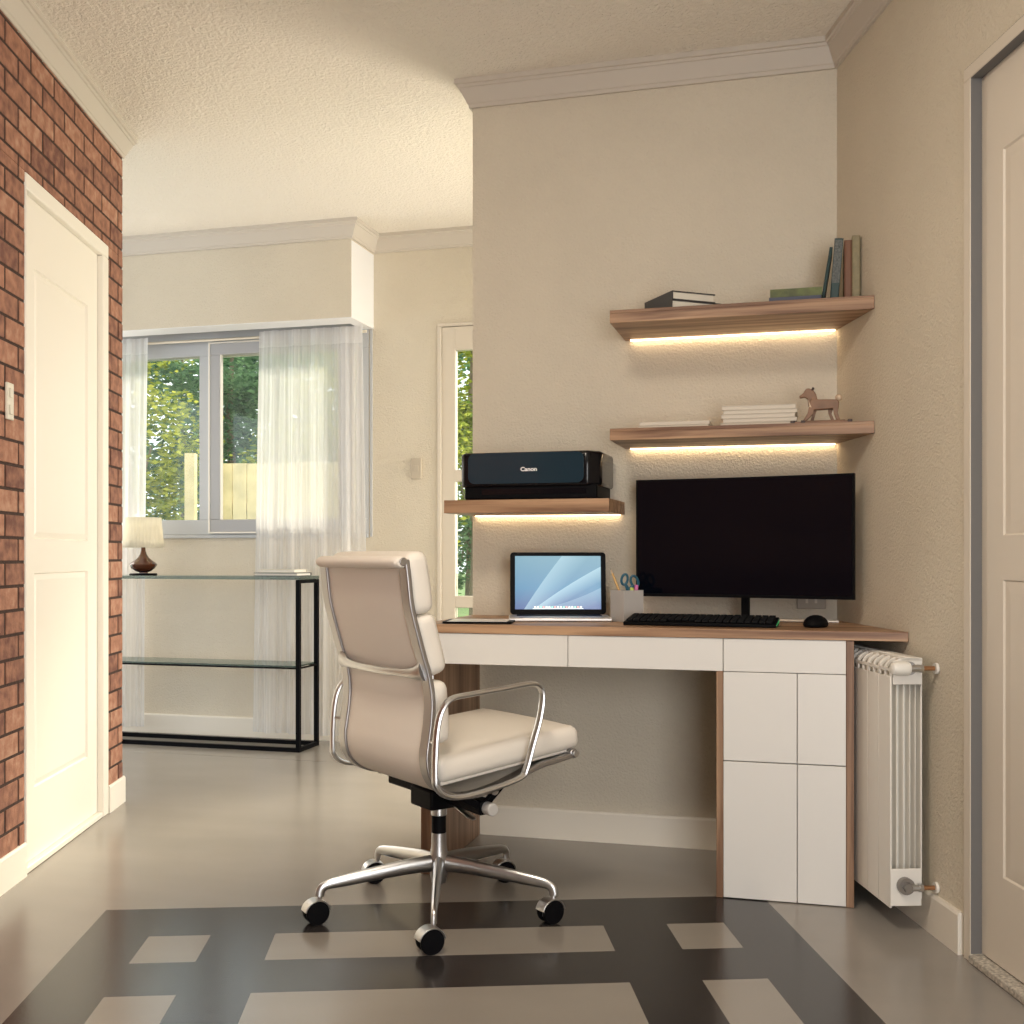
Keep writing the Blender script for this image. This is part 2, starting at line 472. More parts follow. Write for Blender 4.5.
# floor with inlaid pattern
fb = MB(); fb.mat(M_floor)
fb.box(-4.6, 4.2, -8.2, .10, -.12, 0)
floor = struct(put(fb.build('floor', smooth=False), FW))
fi = MB(); fi.mat(M_fdark)
def tiles():
    W, rows = 1.797, [(.22, .405), (.602, 1.24), (1.44, 1.63)]
    L = 1.85
    cols = [(.167, .32), (.48, 1.315), (1.48, 1.63)]
    xs = sorted({0, W, *[v for c in cols for v in c]}); ys = sorted({0, L, *[v for r in rows for v in r]})
    for xa, xb in zip(xs, xs[1:]):
        for ya, yb in zip(ys, ys[1:]):
            mx, my = (xa+xb)/2, (ya+yb)/2
            lt = any(c[0] < mx < c[1] for c in cols) and any(r[0] < my < r[1] for r in rows)
            fi.mat(M_flight if lt else M_fdark)
            v = [fi.bm.verts.new((x, y, .0006)) for x, y in ((xa,-ya),(xb,-ya),(xb,-yb),(xa,-yb))]
            f = fi.bm.faces.new(v); f.material_index = fi.mi
tiles()
bmesh.ops.recalc_face_normals(fi.bm, faces=fi.bm.faces)
for f in fi.bm.faces:
    if f.normal.z < 0: f.normal_flip()
me = bpy.data.meshes.new('floor_inlay'); fi.bm.to_mesh(me); fi.bm.free()
for q in fi.mats: me.materials.append(q)
inlay = bpy.data.objects.new('floor_inlay', me); COL.objects.link(inlay); put(inlay, FP); struct(inlay)

cb = MB(); cb.box(-4.6, 4.2, -8.2, .14, ZC, ZC+.12)
struct(put(cb.build('ceiling', M_ceil, smooth=False), FW))

wall('wall_desk', FD, -1.204, 0.0, ZC, [], M_wall, 0, .12)
D0, D1, DH = .904, 1.68, 2.076
wall('wall_right', FR, -.13, 4.9, ZC, [(D0, D1, 0, DH)], M_wall, .0, .14)
wall('wall_window', FW, -3.3, 2.6, ZC, [(-3.0, -.36, 1.065, 2.16), (.03, 1.0, 0, 2.10)], M_wall, 0, .14)
LA, LB, LH = -.03, .70, 2.05
wl_ = wall('wall_left', FL, -4.2, .948, ZC, [(LA, LB, 0, LH)], M_mortar, -.0035, .16)
bk = MB(); tl = bk.bm.faces.layers.float.new('tonef')
rb = random.Random(4)
tone = []
row = 0; PZ = .0704; z = 1.393 - PZ/2 - PZ*20
while z < ZC:
    z0, z1 = max(z+.0045, .003), min(z+PZ-.0045, ZC)
    off = 0 if row % 2 == 0 else .098
    x = -.088-.196*12 + off
    while x < .948:
        a, c = max(x+.0065, -2.4), min(x+.196-.0065, .948)
        if c-a > .01 and z1 > z0:
            segs = [(a, c)]
            zb0 = z0
            if z0 < 2.101 and z1 > 2.106: bk.box(a, c, -.0062, -.003, 2.101, z1); tone += [.05]*6
            if z0 < 2.101:   # leave the door and casing free
                out = []
                for p, q in segs:
                    if q <= -.042 or p >= .766: out.append((p, q))
                    else:
                        if p < -.042: out.append((p, -.042))
                        if q > .766: out.append((.766, q))
                segs = out
            t_ = rb.uniform(-.12, .22)
            for p, q in segs:
                if q-p > .004:
                    dy = rb.uniform(-.0006, .0006)
                    bk.box(p, q, -.0062+dy, -.003, z0, min(z1, 2.1) if zb0 < 2.101 else z1)
                    tone += [t_]*6
        x += .196
    z += PZ; row += 1
bmesh.ops.recalc_face_normals(bk.bm, faces=bk.bm.faces)
me = bpy.data.meshes.new('bricks'); bk.bm.to_mesh(me); bk.bm.free(); me.materials.append(M_brick)
at = me.attributes.new('tone', 'FLOAT', 'FACE')
for i, t_ in enumerate(tone): at.data[i].value = t_
bo = bpy.data.objects.new('brick_facing', me); COL.objects.link(bo); bo.parent = wl_
bv = bo.modifiers.new('bevel', 'BEVEL'); bv.width = .002; bv.segments = 1
# far wall at the back of the room, behind the camera
bw = MB(); bw.box(-1.9, 1.7, -1.44, -1.3, 0, ZC)
struct(bw.build('wall_back', M_wall, smooth=False))

# cornices and baseboards
CP = [(0, 2.492), (.010, 2.492), (.012, 2.503), (.016, 2.506), (.018, 2.512), (.034, 2.545), (.036, 2.552), (.041, 2.554), (.044, 2.561), (.050, 2.563), (.050, ZC), (0, ZC)]
P = lambda fr, *a: [fpt(fr, x, y) for x, y in a]
sweep('trim_1', P(FD, (-1.204, .12), (-1.204, 0), (0, 0)) + P(FR, (4.8, 0)), CP, M_corn)
sweep('trim_2', P(FL, (-4.2, 0), (.948, 0), (.948, .15)), CP, M_corn)
sweep('trim_3', P(FW, (-3.3, -.285), (-.335, -.285), (-.335, 0), (2.6, 0)), CP, M_corn)
BP = [(0, 0), (.014, 0), (.014, .094), (.010, .101), (0, .101)]
sweep('baseboard_desk', P(FD, (-1.204, .10), (-1.204, 0), (0, 0)) + P(FR, (.857, 0)), BP, M_trim)
sweep('baseboard_right', P(FR, (1.73, 0), (4.8, 0)), BP, M_trim)
sweep('baseboard_left', P(FL, (-4.1, 0), (-.042, 0)), BP, M_door)
sweep('baseboard_hall', P(FL, (.768, 0), (.948, 0), (.948, .15)), BP, M_door)
sweep('baseboard_window', P(FW, (-3.3, 0), (.0, 0)), BP, M_trim)

# pelmet box above the window (built-in)
pb = MB()
pb.box(-3.3, -.335, -.285, -.15, 2.112, ZC)
pb.box(-.40, -.335, -.15, 0, 2.112, ZC)
struct(put(pb.build('trim_4', M_wall, smooth=False), FW))
pw = MB()
pw.box(-3.3, -.336, -.284, -.151, 2.109, 2.1125); pw.box(-.399, -.336, -.151, -.001, 2.109, 2.1125)
pw.box(-.3352, -.3345, -.284, -.001, 2.109, 2.485)  # return faced in white, window light on it put into the colour
struct(put(pw.build('trim_5', mat('pelmet_white', (.80, .80, .80), .5), smooth=False), FW))

# ------------------------------------------------------------------ doors
def panel_ring(b, x0, x1, z0, z1, y, w=.014, h=.006):
    """raised moulding frame around a panel"""
    for (a, c, e, f) in ((x0, x1, z0, z0+w), (x0, x1, z1-w, z1), (x0, x0+w, z0+w, z1-w), (x1-w, x1, z0+w, z1-w)):
        b.box(a, c, y-h, y+.001, e, f)
def sunk_panel_leaf(name, x0, x1, z0, z1, y0, y1, panels, m, parent, dep=.007, bw_=.022):
    """door leaf with sunken bevelled panels"""
    b = MB()
    xs = sorted({x0, x1, *[v for p in panels for v in p[:2]]}); zs = sorted({z0, z1, *[v for p in panels for v in p[2:]]})
    def q(pts):
        f = b.bm.faces.new([b.bm.verts.new(p) for p in pts]); return f
    for xa, xb in zip(xs, xs[1:]):
        for za, zb in zip(zs, zs[1:]):
            mx, mz = (xa+xb)/2, (za+zb)/2
            if any(p[0] < mx < p[1] and p[2] < mz < p[3] for p in panels): continue
            q(((xa,y0,za),(xb,y0,za),(xb,y0,zb),(xa,y0,zb)))
    for p in panels:
        a, c, e, f = p; i = bw_; y = y0+dep
        for k in range(2):
            if k == 0: o = (a, c, e, f, y0); n_ = (a+.004, c-.004, e+.004, f-.004, y0+dep)
            else: o = (a+.004, c-.004, e+.004, f-.004, y0+dep); n_ = (a+i, c-i, e+i, f-i, y0+.002)
            O = [(o[0],o[4],o[2]),(o[1],o[4],o[2]),(o[1],o[4],o[3]),(o[0],o[4],o[3])]
            N = [(n_[0],n_[4],n_[2]),(n_[1],n_[4],n_[2]),(n_[1],n_[4],n_[3]),(n_[0],n_[4],n_[3])]
            for j in range(4): q((O[j], O[(j+1)%4], N[(j+1)%4], N[j]))
        q(N)
    q(((x0,y1,z0),(x0,y1,z1),(x1,y1,z1),(x1,y1,z0)))
    q(((x0,y0,z0),(x0,y0,z1),(x0,y1,z1),(x0,y1,z0))); q(((x1,y0,z0),(x1,y1,z0),(x1,y1,z1),(x1,y0,z1)))
    q(((x0,y0,z1),(x1,y0,z1),(x1,y1,z1),(x0,y1,z1))); q(((x0,y0,z0),(x0,y1,z0),(x1,y1,z0),(x1,y0,z0)))
    bmesh.ops.remove_doubles(b.bm, verts=b.bm.verts, dist=1e-5)
    return b.build(name, m, parent, smooth=False)

d1 = struct(empty('door_1', FL))
sunk_panel_leaf('door_leaf', LA+.002, LB-.002, .022, LH-.002, .011, .05, [(.081, .588, 1.005, 1.84), (.081, .588, .238, .90)], M_door, d1)
cs = MB()
cs.box(-.040, LA+.001, -.010, .03, 0, LH-.001); cs.box(LB-.001, .762, -.010, .03, 0, LH-.001); cs.box(-.040, .762, -.010, .03, LH-.001, 2.098)
cs.build('casing', M_door, d1, bevel=.004)
b = MB(); b.box(LA+.001, LB-.001, -.008, .10, .001, .02); b.build('threshold', M_door, d1, bevel=.003)

d2 = struct(empty('door_2', FR))
sunk_panel_leaf('door_leaf', D0+.002, D1-.002, .022, DH-.002, .022, .06, [(1.003, 1.56, 1.0, 1.875), (1.003, 1.56, .226, .90)], M_door2, d2, dep=.004, bw_=.03)
cs = MB()
for a, c, e, f in ((.871, D0, 0, DH), (D1, 1.72, 0, DH), (.871, 1.72, DH, 2.107)): cs.box(a, c, -.006, .0225 if False else .02, e, f)
cs.build('casing', M_door2, d2, bevel=.0015)
b = MB()
for a, c, e, f in ((.8695, .8715, 0, 2.1085), (.8695, 1.72, 2.107, 2.1085)): b.box(a, c, -.004, .0, e, f)
b.build('shadow_gap', M_black, d2, smooth=False)
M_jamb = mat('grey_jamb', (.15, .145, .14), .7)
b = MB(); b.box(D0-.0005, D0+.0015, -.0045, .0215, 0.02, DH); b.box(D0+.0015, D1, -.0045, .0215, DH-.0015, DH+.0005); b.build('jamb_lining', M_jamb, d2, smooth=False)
b = MB(); b.box(D0+.001, D1-.001, -.012, .10, .001, .018)
b.build('threshold', mat('granite_sill', (.45, .41, .35), .5, var=(120, .5)), d2, bevel=.003)

# glazed door on the window wall
d3 = struct(empty('door_3', FW))
b = MB()
b.box(.008, .03, -.006, .09, 0, 2.10); b.box(1.0, 1.06, -.006, .09, 0, 2.10); b.box(.008, 1.06, -.006, .09, 2.10, 2.118)
b.build('casing', M_gdoor, d3, bevel=.003)
rz = [(0.13, .693), (.751, 1.323), (1.381, 1.981)]
b = MB()
b.box(.032, .101, .0, .045, .02, 2.098); b.box(.899, .998, .0, .045, .02, 2.098)
zz = .02
for a, c in rz + [(2.098, 2.2)]:
    b.box(.101, .899, .0, .045, zz, a); zz = c
b.build('door_leaf', M_gdoor, d3, bevel=.002)
for a, c in rz:
    g = MB(); g.box(.1015, .8985, .020, .026, a+.0005, c-.0005); g.build('pane', M_glass, d3, smooth=False)

# ------------------------------------------------------------------ window
w1 = struct(empty('window_1', FW))
X0, X1, Z0, Z1 = -3.0, -.36, 1.065, 2.16
b = MB()
fy0, fy1 = -.008, .07
zb, zt = 1.143, 2.015      # glass of the fixed light
b.box(X0-.0, X1-.0, fy0, fy1, Z0, zb-.0); b.box(X0, X1, fy0, fy1, zt, Z1)
b.box(X0, X0+.07, fy0, fy1, zb, zt); b.box(X1-.07, X1, fy0, fy1, zb, zt); b.box(-1.328, -1.252, fy0, fy1, zb, zt)
b.build('window_frame', M_frame, w1, bevel=.003)
b = MB()   # opening sash standing proud on the right
sx0, sx1, sz0, sz1 = -1.252, -.44, 1.078, 2.072
b.box(sx0, sx1, -.03, -.009, sz0, 1.143); b.box(sx0, sx1, -.03, -.009, 2.013, sz1); b.box(sx0, -1.192, -.03, -.009, 1.143, 2.013); b.box(-.51, sx1, -.03, -.009, 1.143, 2.013)
b.build('sash', mat('sash_grey', (.40, .40, .41), .4), w1, bevel=.003)
b = MB()
for a, c, e, f in ((sx0-.008, sx0, sz0-.008, sz1+.008), (sx1, sx1+.008, sz0-.008, sz1+.008), (sx0, sx1, sz0-.008, sz0), (sx0, sx1, sz1, sz1+.008)): b.box(a, c, -.033, -.0085, e, f)
for a, c, e, f in ((-1.192, -1.186, 1.143, 2.013), (-.516, -.51, 1.143, 2.013)): b.box(a, c, -.030, -.009, e, f)
b.build('sash_gasket', M_door, w1, smooth=False)
g = MB(); g.box(X0+.071, -1.329, .03, .036, zb+.001, zt-.001); g.build('pane', M_glass, w1, smooth=False)
g = MB(); g.box(-1.251, X1-.071, .03, .036, zb+.001, zt-.001); g.build('pane', M_glass, w1, smooth=False)
b = MB(); b.box(X0-.02, X1+.0, -.018, -.0005, 1.045, 1.0645); b.build('window_sill', M_frame, w1, bevel=.003)
b = MB(); b.box(-.352, -.340, -.008, -.0005, 1.05, 2.105); b.build('trim_strip', M_frame, w1, smooth=False)

# curtain rod and two sheer curtains
rod = MB(); rod.cyl((-3.0, -.072, 2.084), (-.345, -.072, 2.084), .007, 12)
ro = rod.build('curtain_rod', mat('rod_cream', (.75, .68, .55), .4)); put(ro, FW)
tag(ro, 'thin cream curtain rod tucked under the pelmet above the window', 'curtain rod')
def curtain(x0t, x1t, x0b, x1b, name, label, seed, edge=0):
    rnd = random.Random(seed)
    ro_ = empty(name, FW, (x0b+x1b)/2, -.108, .045)
    cx = (x0b+x1b)/2
    ks = [(rnd.uniform(14, 22), rnd.uniform(0, 6), .010), (rnd.uniform(30, 44), rnd.uniform(0, 6), .007), (rnd.uniform(80, 100), rnd.uniform(0, 6), .003)]
    def surf(z0, z1, nz, amp, nm, m, y_off=0):
        b = MB(); nx = int(abs(x1b-x0b)*260)
        grid = []
        for j in range(nz+1):
            z = z0+(z1-z0)*j/nz; s = (z-.045)/2.06
            sl = s**1.3
            a = x0b+(x0t-x0b)*sl; c = x1b+(x1t-x1b)*sl
            r_ = []
            for i in range(nx+1):
                u = i/nx; d = sum(A*math.sin(k*(u*abs(x1b-x0b))*2.6+p+(1-s)*.7*math.sin(k)) for k, p, A in ks)
                d *= amp*(1.35-.75*s)
                r_.append(b.bm.verts.new((a+(c-a)*u-cx, d+y_off-.01*(1-s), z-.045)))
            grid.append(r_)
        for j in range(nz):
            for i in range(nx): b.bm.faces.new((grid[j][i], grid[j][i+1], grid[j+1][i+1], grid[j+1][i]))
        return b.build(nm, m, ro_, angle=180)
    surf(.045, 2.022, 16, 1.0, 'voile', M_sheer)
    surf(2.0215, 2.106, 2, .8, 'heading', M_sheer2)
    h = MB(); h.mat(M_sheer2)
    tag(ro_, label, 'curtain', 'sheer curtains')
    return ro_
curtain(-.925, -.352, -.96, -.318, 'sheer_curtain', 'wide white sheer curtain hanging right of the bare window glass', 7)
curtain(-1.86, -1.571, -1.88, -1.592, 'sheer_curtain', 'white sheer curtain at the window, behind the table lamp by the brick wall', 11)

# ------------------------------------------------------------------ switches and outlet
def switch(fr, x, z, label, two, m, w=.056, h=.106):
    r = empty('light_switch', fr, x, 0, z)
    b = MB(); b.box(-w/2, w/2, -.009, -.0008, -h/2, h/2); b.build('plate', m, r, bevel=.003)
    for s_ in ((-.024, .024) if two else (0,)):
        q = MB(); q.box(-w*.24, w*.24, -.0125, -.009, s_-.014, s_+.014); q.build('rocker', m, r, bevel=.0015)
    return tag(r, label, 'light switch')
switch(FW, -.103, 1.392, 'beige light switch on the plain wall beside the glazed door', False, mat('switch_beige', (.50, .44, .35), .4))
sw = switch(FL, -.168, 1.396, 'cream double switch plate on the brick wall left of the white door', True, mat('switch_cream', (.70, .66, .56), .4)); sw.location = fpt(FL, -.168, -.006, 1.396); sw.scale = (.85, 1, 1)
r = empty('wall_outlet', FD, -.078, 0, .815)
b = MB(); b.box(-.045, .045, -.008, -.0008, -.03, .03); b.build('plate', mat('outlet_beige', (.42, .37, .30), .5), r, bevel=.003)
b = MB(); b.box(-.018, -.010, -.0095, -.0075, -.012, .012); b.box(.010, .018, -.0095, -.0075, -.012, .012); b.build('socket_face', M_plate, r)
tag(r, 'beige wall outlet just below the monitor, near the corner', 'wall outlet')

# ------------------------------------------------------------------ desk
def rwx(y, gap=0):      # x of the right wall in the desk frame at depth y (<0)
    return -.3357*y - gap
desk = empty('desk', FD, -.6, -.26, 0)
dx, dy = .6, .26
def dm(b, name, m, par, **k): 
    o = b.build(name, m, par, **k); return o
# worktop follows the slanting right wall
b = MB(); b.prism([(-1.208+dx, -.52+dy), (rwx(-.52, .002)+dx, -.52+dy), (rwx(-.002, .002)+dx, -.002+dy), (-1.208+dx, -.002+dy)], .7245, .75)
b.build('worktop', M_wx, desk, bevel=.0015)
b = MB(); b.box(-1.208+dx, -1.172+dx, -.515+dy, -.02+dy, .001, .7235); b.build('leg_panel', M_wz, desk, bevel=.0015)
for a, c in ((-1.1715, -.7585), (-.7565, -.3165)):
    dr = MB(); dr.box(a+dx, c+dx, -.515+dy, -.497+dy, .6325, .7235); o = dr.build('drawer', M_white, desk, bevel=.001)
b = MB(); b.box(-1.1715+dx, -.3165+dx, -.4965+dy, -.03+dy, .634, .7235); b.build('drawer_carcass', M_white, desk)
tag(desk, 'long desk with walnut worktop, wood end panel and two white drawers along the wall', 'desk')

cab = empty('base_cabinet', FD, -.17, -.3, 0)
cx, cy = .17, .3
b = MB()   # body, notched behind for the radiator
b.prism([(-.315+cx, -.4965+cy), (.0125+cx, -.4965+cy), (.0125+cx, -.45+cy), (-.155+cx, -.03+cy), (-.315+cx, -.03+cy)], .002, .7235)
b.build('body', M_white, cab)
b = MB(); b.box(-.334+cx, -.3155+cx, -.515+cy, -.03+cy, .001, .632); b.build('side_panel', M_wz, cab, bevel=.001)
b = MB(); b.box(.0135+cx, .0335+cx, -.515+cy, -.475+cy, .001, .7235)
b.build('side_panel', M_wz, cab, bevel=.001)
b = MB(); b.box(-.3145+cx, .0125+cx, -.515+cy, -.497+cy, .6325, .7235); b.build('drawer', M_white, cab, bevel=.001)
for a, c in ((-.3145, -.1165), (-.1145, .0125)):
    for e, f in ((.003, .3815), (.3845, .6305)):
        b = MB(); b.box(a+cx, c+cx, -.515+cy, -.497+cy, e, f); b.build('door', M_white, cab, bevel=.001)
tag(cab, 'white cabinet with four doors and one drawer under the right end of the desk', 'cabinet')

# ------------------------------------------------------------------ wall shelves with led strips
def shelf(pts, z0, z1, label, led):
    mx = sum(p[0] for p in pts)/len(pts)
    r = empty('wall_shelf', FD, mx, -.14, z0)
    low = pts
    b = MB(); b.prism([(x-mx, y+.14) for x, y in low], 0, z1-z0-.01); b.prism([(x-mx, y+.14) for x, y in pts], z1-z0-.01, z1-z0)
    b.build('board', M_wx, r, bevel=.0008)
    q = MB(); q.box(led[0]-mx, led[1]-mx, -.0165+.14, -.0045+.14, -.0026, -.0004); q.build('led_strip', M_led, r, smooth=False)
    return tag(r, label, 'shelf', 'walnut wall shelves')
def slab(x0, d): return [(x0, -d), (rwx(-d, .0015), -d), (rwx(-.001, .0015), -.001), (x0, -.001)]
shelf(slab(-.674, .295), 1.666, 1.705, 'walnut shelf in the corner, highest of the three, holding upright books', (-.655, -.006))
shelf(slab(-.674, .295), 1.307, 1.343, 'walnut shelf in the corner between the top shelf and the monitor', (-.655, -.006))
shelf([(-1.214, -.28), (-.679, -.28), (-.676, -.001), (-1.203, -.001)], 1.090, 1.131, 'short walnut shelf at the left, under the black printer', (-1.19, -.69))

# ------------------------------------------------------------------ office chair
chair = empty('office_chair', loc=(-.208, 2.99, 0), rot=math.radians(35.5-90))
PROF = [(-.222,.945),(-.216,.90),(-.209,.84),(-.197,.79),(-.172,.706),(-.157,.659),(-.148,.60),(-.150,.55),(-.157,.50),(-.162,.462),(-.156,.42),(-.134,.386),(-.09,.360),(-.035,.352),(.02,.358),(.09,.375),(.176,.403),(.235,.412),(.292,.421)]
def smooth_pts(p, k=4):
    out = []
    P_ = [Vector(q) for q in p]
    for i in range(len(P_)-1):
        a = P_[max(i-1,0)]; b = P_[i]; c = P_[i+1]; d = P_[min(i+2, len(P_)-1)]
        for j in range(k):
            t = j/k
            out.append(.5*((2*b)+(-a+c)*t+(2*a-5*b+4*c-d)*t*t+(-a+3*b-3*c+d)*t**3))
    out.append(P_[-1]); return out
prof = smooth_pts([(0, y, z) for y, z in PROF])
for s in (-1, 1):
    b = MB(); b.band([(s*.2175, p.y, p.z) for p in prof], .0190, .0068, (1,0,0))
    b.build('side_rail', M_alu2, chair, bevel=.003)
# leather sling on the rails
b = MB(); b.band([(0, p.y+.004, p.z) for p in prof[2:-1]], .1985, .004, (1,0,0)); b.build('sling', M_leather, chair, bevel=.001)
# light leather edge between rail and pads
def norm_at(i):
    t = (prof[min(i+1, len(prof)-1)]-prof[max(i-1, 0)]).normalized()
    return Vector((0, -t.z, t.y)) if False else Vector((1,0,0)).cross(t)
# top roll and front roll
b = MB()
prf = [(0, -.212), (.012, -.211), (.0165, -.204), (.0175, -.18), (.018, 0), (.0175, .20), (.0165, .224), (.012, .231), (0, .232)]
b.lathe(prf, n=20, M=Matrix.Translation((0, -.232, .938)) @ Matrix.Rotation(PI/2, 4, 'Y'), sx=.9, sy=1.25)
b.build('top_roll', M_leather, chair)
for s in (-1, 1):
    b = MB(); b.cyl((s*.2325 if s > 0 else -.2125, -.232, .940), (s*.2365 if s > 0 else -.2165, -.232, .940), .010, 16); b.build('roll_cap', M_alu2, chair, bevel=.001)
    b = MB(); b.cyl((s*.237, .292, .425), (s*.244, .292, .425), .009, 16); b.build('roll_cap', M_alu, chair, bevel=.001)
b = MB(); b.cyl((-.236, .292, .425), (.236, .292, .425), .013, 20); b.build('front_roll', M_alu2, chair, bevel=.002)
# soft pads along the back
def back_pad(ya, za, yb, zb_, th, w=.214, puff=.012):
    L = math.hypot(yb-ya, zb_-za); a = math.atan2(yb-ya, zb_-za)
    M = Matrix.Translation((0, ya, za)) @ Matrix.Rotation(-a, 4, 'X')
    pad('back_pad', -w, w, .010, .010+th, .004, L-.004, M_leather, chair, r=.022, M=M, puff=puff)
back_pad(-.196, .800, -.222, .962, .060)
back_pad(-.153, .645, -.196, .802, .058)
back_pad(-.142, .480, -.153, .645, .052)
# seat cushion
sa = math.atan2(.475-.437, .35)
Ms = Matrix.Translation((0, -.125, .386)) @ Matrix.Rotation(sa, 4, 'X')
pad('seat_cushion', -.228, .228, 0, .452, .002, .062, M_leather, chair, r=.022, M=Ms, puff=.012)
b = MB(); Mq = Ms; b.box(-.216, .216, .01, .43, -.004, .008, M=Mq); b.build('seat_welt', M_leather, chair, bevel=.003)
# back spreader with flared ends
pts = smooth_pts([(-.214, -.166, .672), (-.18, -.173, .664), (-.1, -.178, .660), (0, -.180, .659), (.1, -.178, .660), (.18, -.173, .664), (.214, -.166, .672)], 4)
rr = [ .0095+.016*(abs(p.x)/.214)**6 for p in pts]
b = MB(); b.tube([tuple(p) for p in pts], rr, n=12, side=(0,0,1), sx=1.0, sy=.5); b.build('back_spreader', M_alu, chair)
b = MB(); b.tube([(-.214, .05, .352), (0, .05, .346), (.214, .05, .352)], .012, n=10); b.build('seat_spreader', M_alu2, chair)
# armrests: closed loops
ARM = [(-.168,.404),(-.168,.46),(-.163,.53),(-.150,.578),(-.122,.606),(-.07,.613),(.03,.620),(.112,.627),(.142,.620),(.156,.597),(.148,.54),(.126,.475),(.104,.412),(.088,.392),(.03,.378),(-.06,.366),(-.115,.366),(-.150,.380)]
AP = smooth_pts([(0, y, z) for y, z in ARM+[ARM[0]]])[:-1]
for s in (-1, 1):
    b = MB(); b.tube([(s*.274, p.y, p.z) for p in AP], .0078, n=10, closed=True, side=(1,0,0), sx=1.45, sy=.85)
    a = b.build('armrest', M_alu, chair)
    q = MB(); q.cyl((s*.232, -.155, .50), (s*.266, -.163, .50), .005, 10); q.build('arm_bolt', M_alu, a)
    q = MB(); q.cyl((s*.232, .02, .365), (s*.266, .02, .374), .006, 10); q.build('arm_bolt', M_alu, a)
# tilt mechanism
mech = MB()
mech.band([(-.232, .005, .324), (-.10, .015, .320), (0, .018, .318), (.10, .024, .313), (.205, .03, .309)], .021, .019, (0,1,0))
mech.box(-.055, .055, -.045, .075, .281, .335)
mech.build('tilt_mechanism', M_black, chair, bevel=.006)
for s in (-1, 1):
    for (ya, za, yb, zb_) in ((.03, .325, .072, .366), (.01, .325, -.055, .352)):
        lk = MB(); lk.band([(s*.195, ya, za-.01+(.02 if s < 0 else 0)), (s*.212, yb, zb_)], .009, .007, (0,1,0))
        lk.build('support_arm', M_black, chair, bevel=.002)
b = MB(); b.cyl((.203, .03, .309), (.235, .03, .309), .0165, 20); b.build('tension_knob', mat('grey_knob', (.55, .53, .50), .4), chair, bevel=.003)
b = MB(); b.tube([(.045, .03, .29), (.075, .035, .280), (.11, .04, .268), (.125, .045, .262)], [.004, .008, .010, .006], n=10, sx=.55, sy=1.3, side=(0,0,1)); b.build('tilt_lever', M_alu, chair)
# column
b = MB(); b.lathe([(.0215, .256), (.0215, .284)], n=24); b.build('column_collar', M_alu, chair, bevel=.002)
b = MB(); b.lathe([(.0195, .209), (.0195, .2565)], n=24); b.build('column', M_black, chair)
b = MB(); b.lathe([(.012, .072), (.020, .076), (.024, .10), (.026, .135), (.0235, .155), (.0205, .175), (.0198, .2095)], n=28); hub = b.build('hub', M_alu2, chair)
angs = [math.radians(a-(35.5-90)) for a in (-88.4, -18.0, 55.6, 127.6, 199.6)]
wheel_dir = [math.radians(a-(35.5-90)) for a in (207, 212, 205, 200, 210)]
for a, wd in zip(angs, wheel_dir):
    ca, sa_ = math.cos(a), math.sin(a)
    pr = smooth_pts([(.012, 0, .128), (.08, 0, .125), (.18, 0, .114), (.26, 0, .104), (.300, 0, .098), (.317, 0, .088), (.321, 0, .070)], 4)
    P3 = [(ca*p.x, sa_*p.x, p.z) for p in pr]
    n_ = len(pr); rad = [.0235-.0115*min(1, i/(n_-8)) for i in range(n_)]
    b = MB(); b.tube(P3, rad, n=14, side=(-sa_, ca, 0), sx=.62, sy=1.0)
    b.build('leg', M_alu, chair)
    # caster, trailing
    px, py = ca*.321, sa_*.321
    Mc = Matrix.Translation((px, py, 0)) @ Matrix.Rotation(wd, 4, 'Z') 
    cst = bpy.data.objects.new('caster', None); COL.objects.link(cst); cst.parent = chair
    cst.matrix_local = Mc
    q = MB(); q.cyl((0,0,.056), (0,0,.075), .0055, 10); q.build('stem', M_alu, cst)
    for s in (-1, 1):
        q = MB(); q.lathe([(0, 0), (.020, .0), (.0285, .003), (.0305, .008), (.0305, .014), (.029, .016), (0, .0165)], n=28,
            M=Matrix.Translation((.010, s*.0035, .0308)) @ Matrix.Rotation(-s*PI/2, 4, 'X'))
        q.build('wheel', M_black, cst)
    q = MB()  # hood
    pts = []
    for i in range(13):
        t = math.radians(10+i*13.5)
        pts.append((.010+.0335*math.cos(t), 0, .0308+.0325*math.sin(t)))
    q.band(pts, .0185, .0018, (0,1,0)); q.box(-.012, .034, -.0028, .0028, .020, .058)
    q.build('hood', M_alu, cst, bevel=.001)
for o in chair.children:
    if o.name.split('.')[0] in ('hub', 'leg', 'caster', 'column', 'column_collar'): o.location.x += .0064; o.location.y += .009
tag(chair, 'ivory leather swivel chair with aluminium arms and five castered legs', 'office chair')

# ------------------------------------------------------------------ console table
con = empty('console_table', FW, -1.2, -.255, 0)
ox, oy = 1.2, .255
def cx_(b, x0, x1, y0, y1, z0, z1): b.box(x0+ox, x1+ox, y0+oy, y1+oy, z0, z1)
b = MB(); w = .02
xa, xb, ya, yb = -1.775, -.57, -.368, -.145
for (X, Y) in ((xa, ya), (xb-w, ya), (xa, yb-w), (xb-w, yb-w)): cx_(b, X, X+w, Y, Y+w, .02, .818)
for (Y) in (ya, yb-w): cx_(b, xa, xb, Y, Y+w, .0, .02)
cx_(b, xa, xa+w, ya+w, yb-w, .818, .835); cx_(b, xb-w, xb, ya+w, yb-w, .818, .835)
cx_(b, xa, xa+w, ya, ya+w, .818, .835); cx_(b, xb-w, xb, ya, ya+w, .818, .835); cx_(b, xa, xa+w, yb-w, yb, .818, .835); cx_(b, xb-w, xb, yb-w, yb, .818, .835)
cx_(b, xa, xa+w, ya+w, yb-w, 0.0, .02); cx_(b, xb-w, xb, ya+w, yb-w, 0, .02)
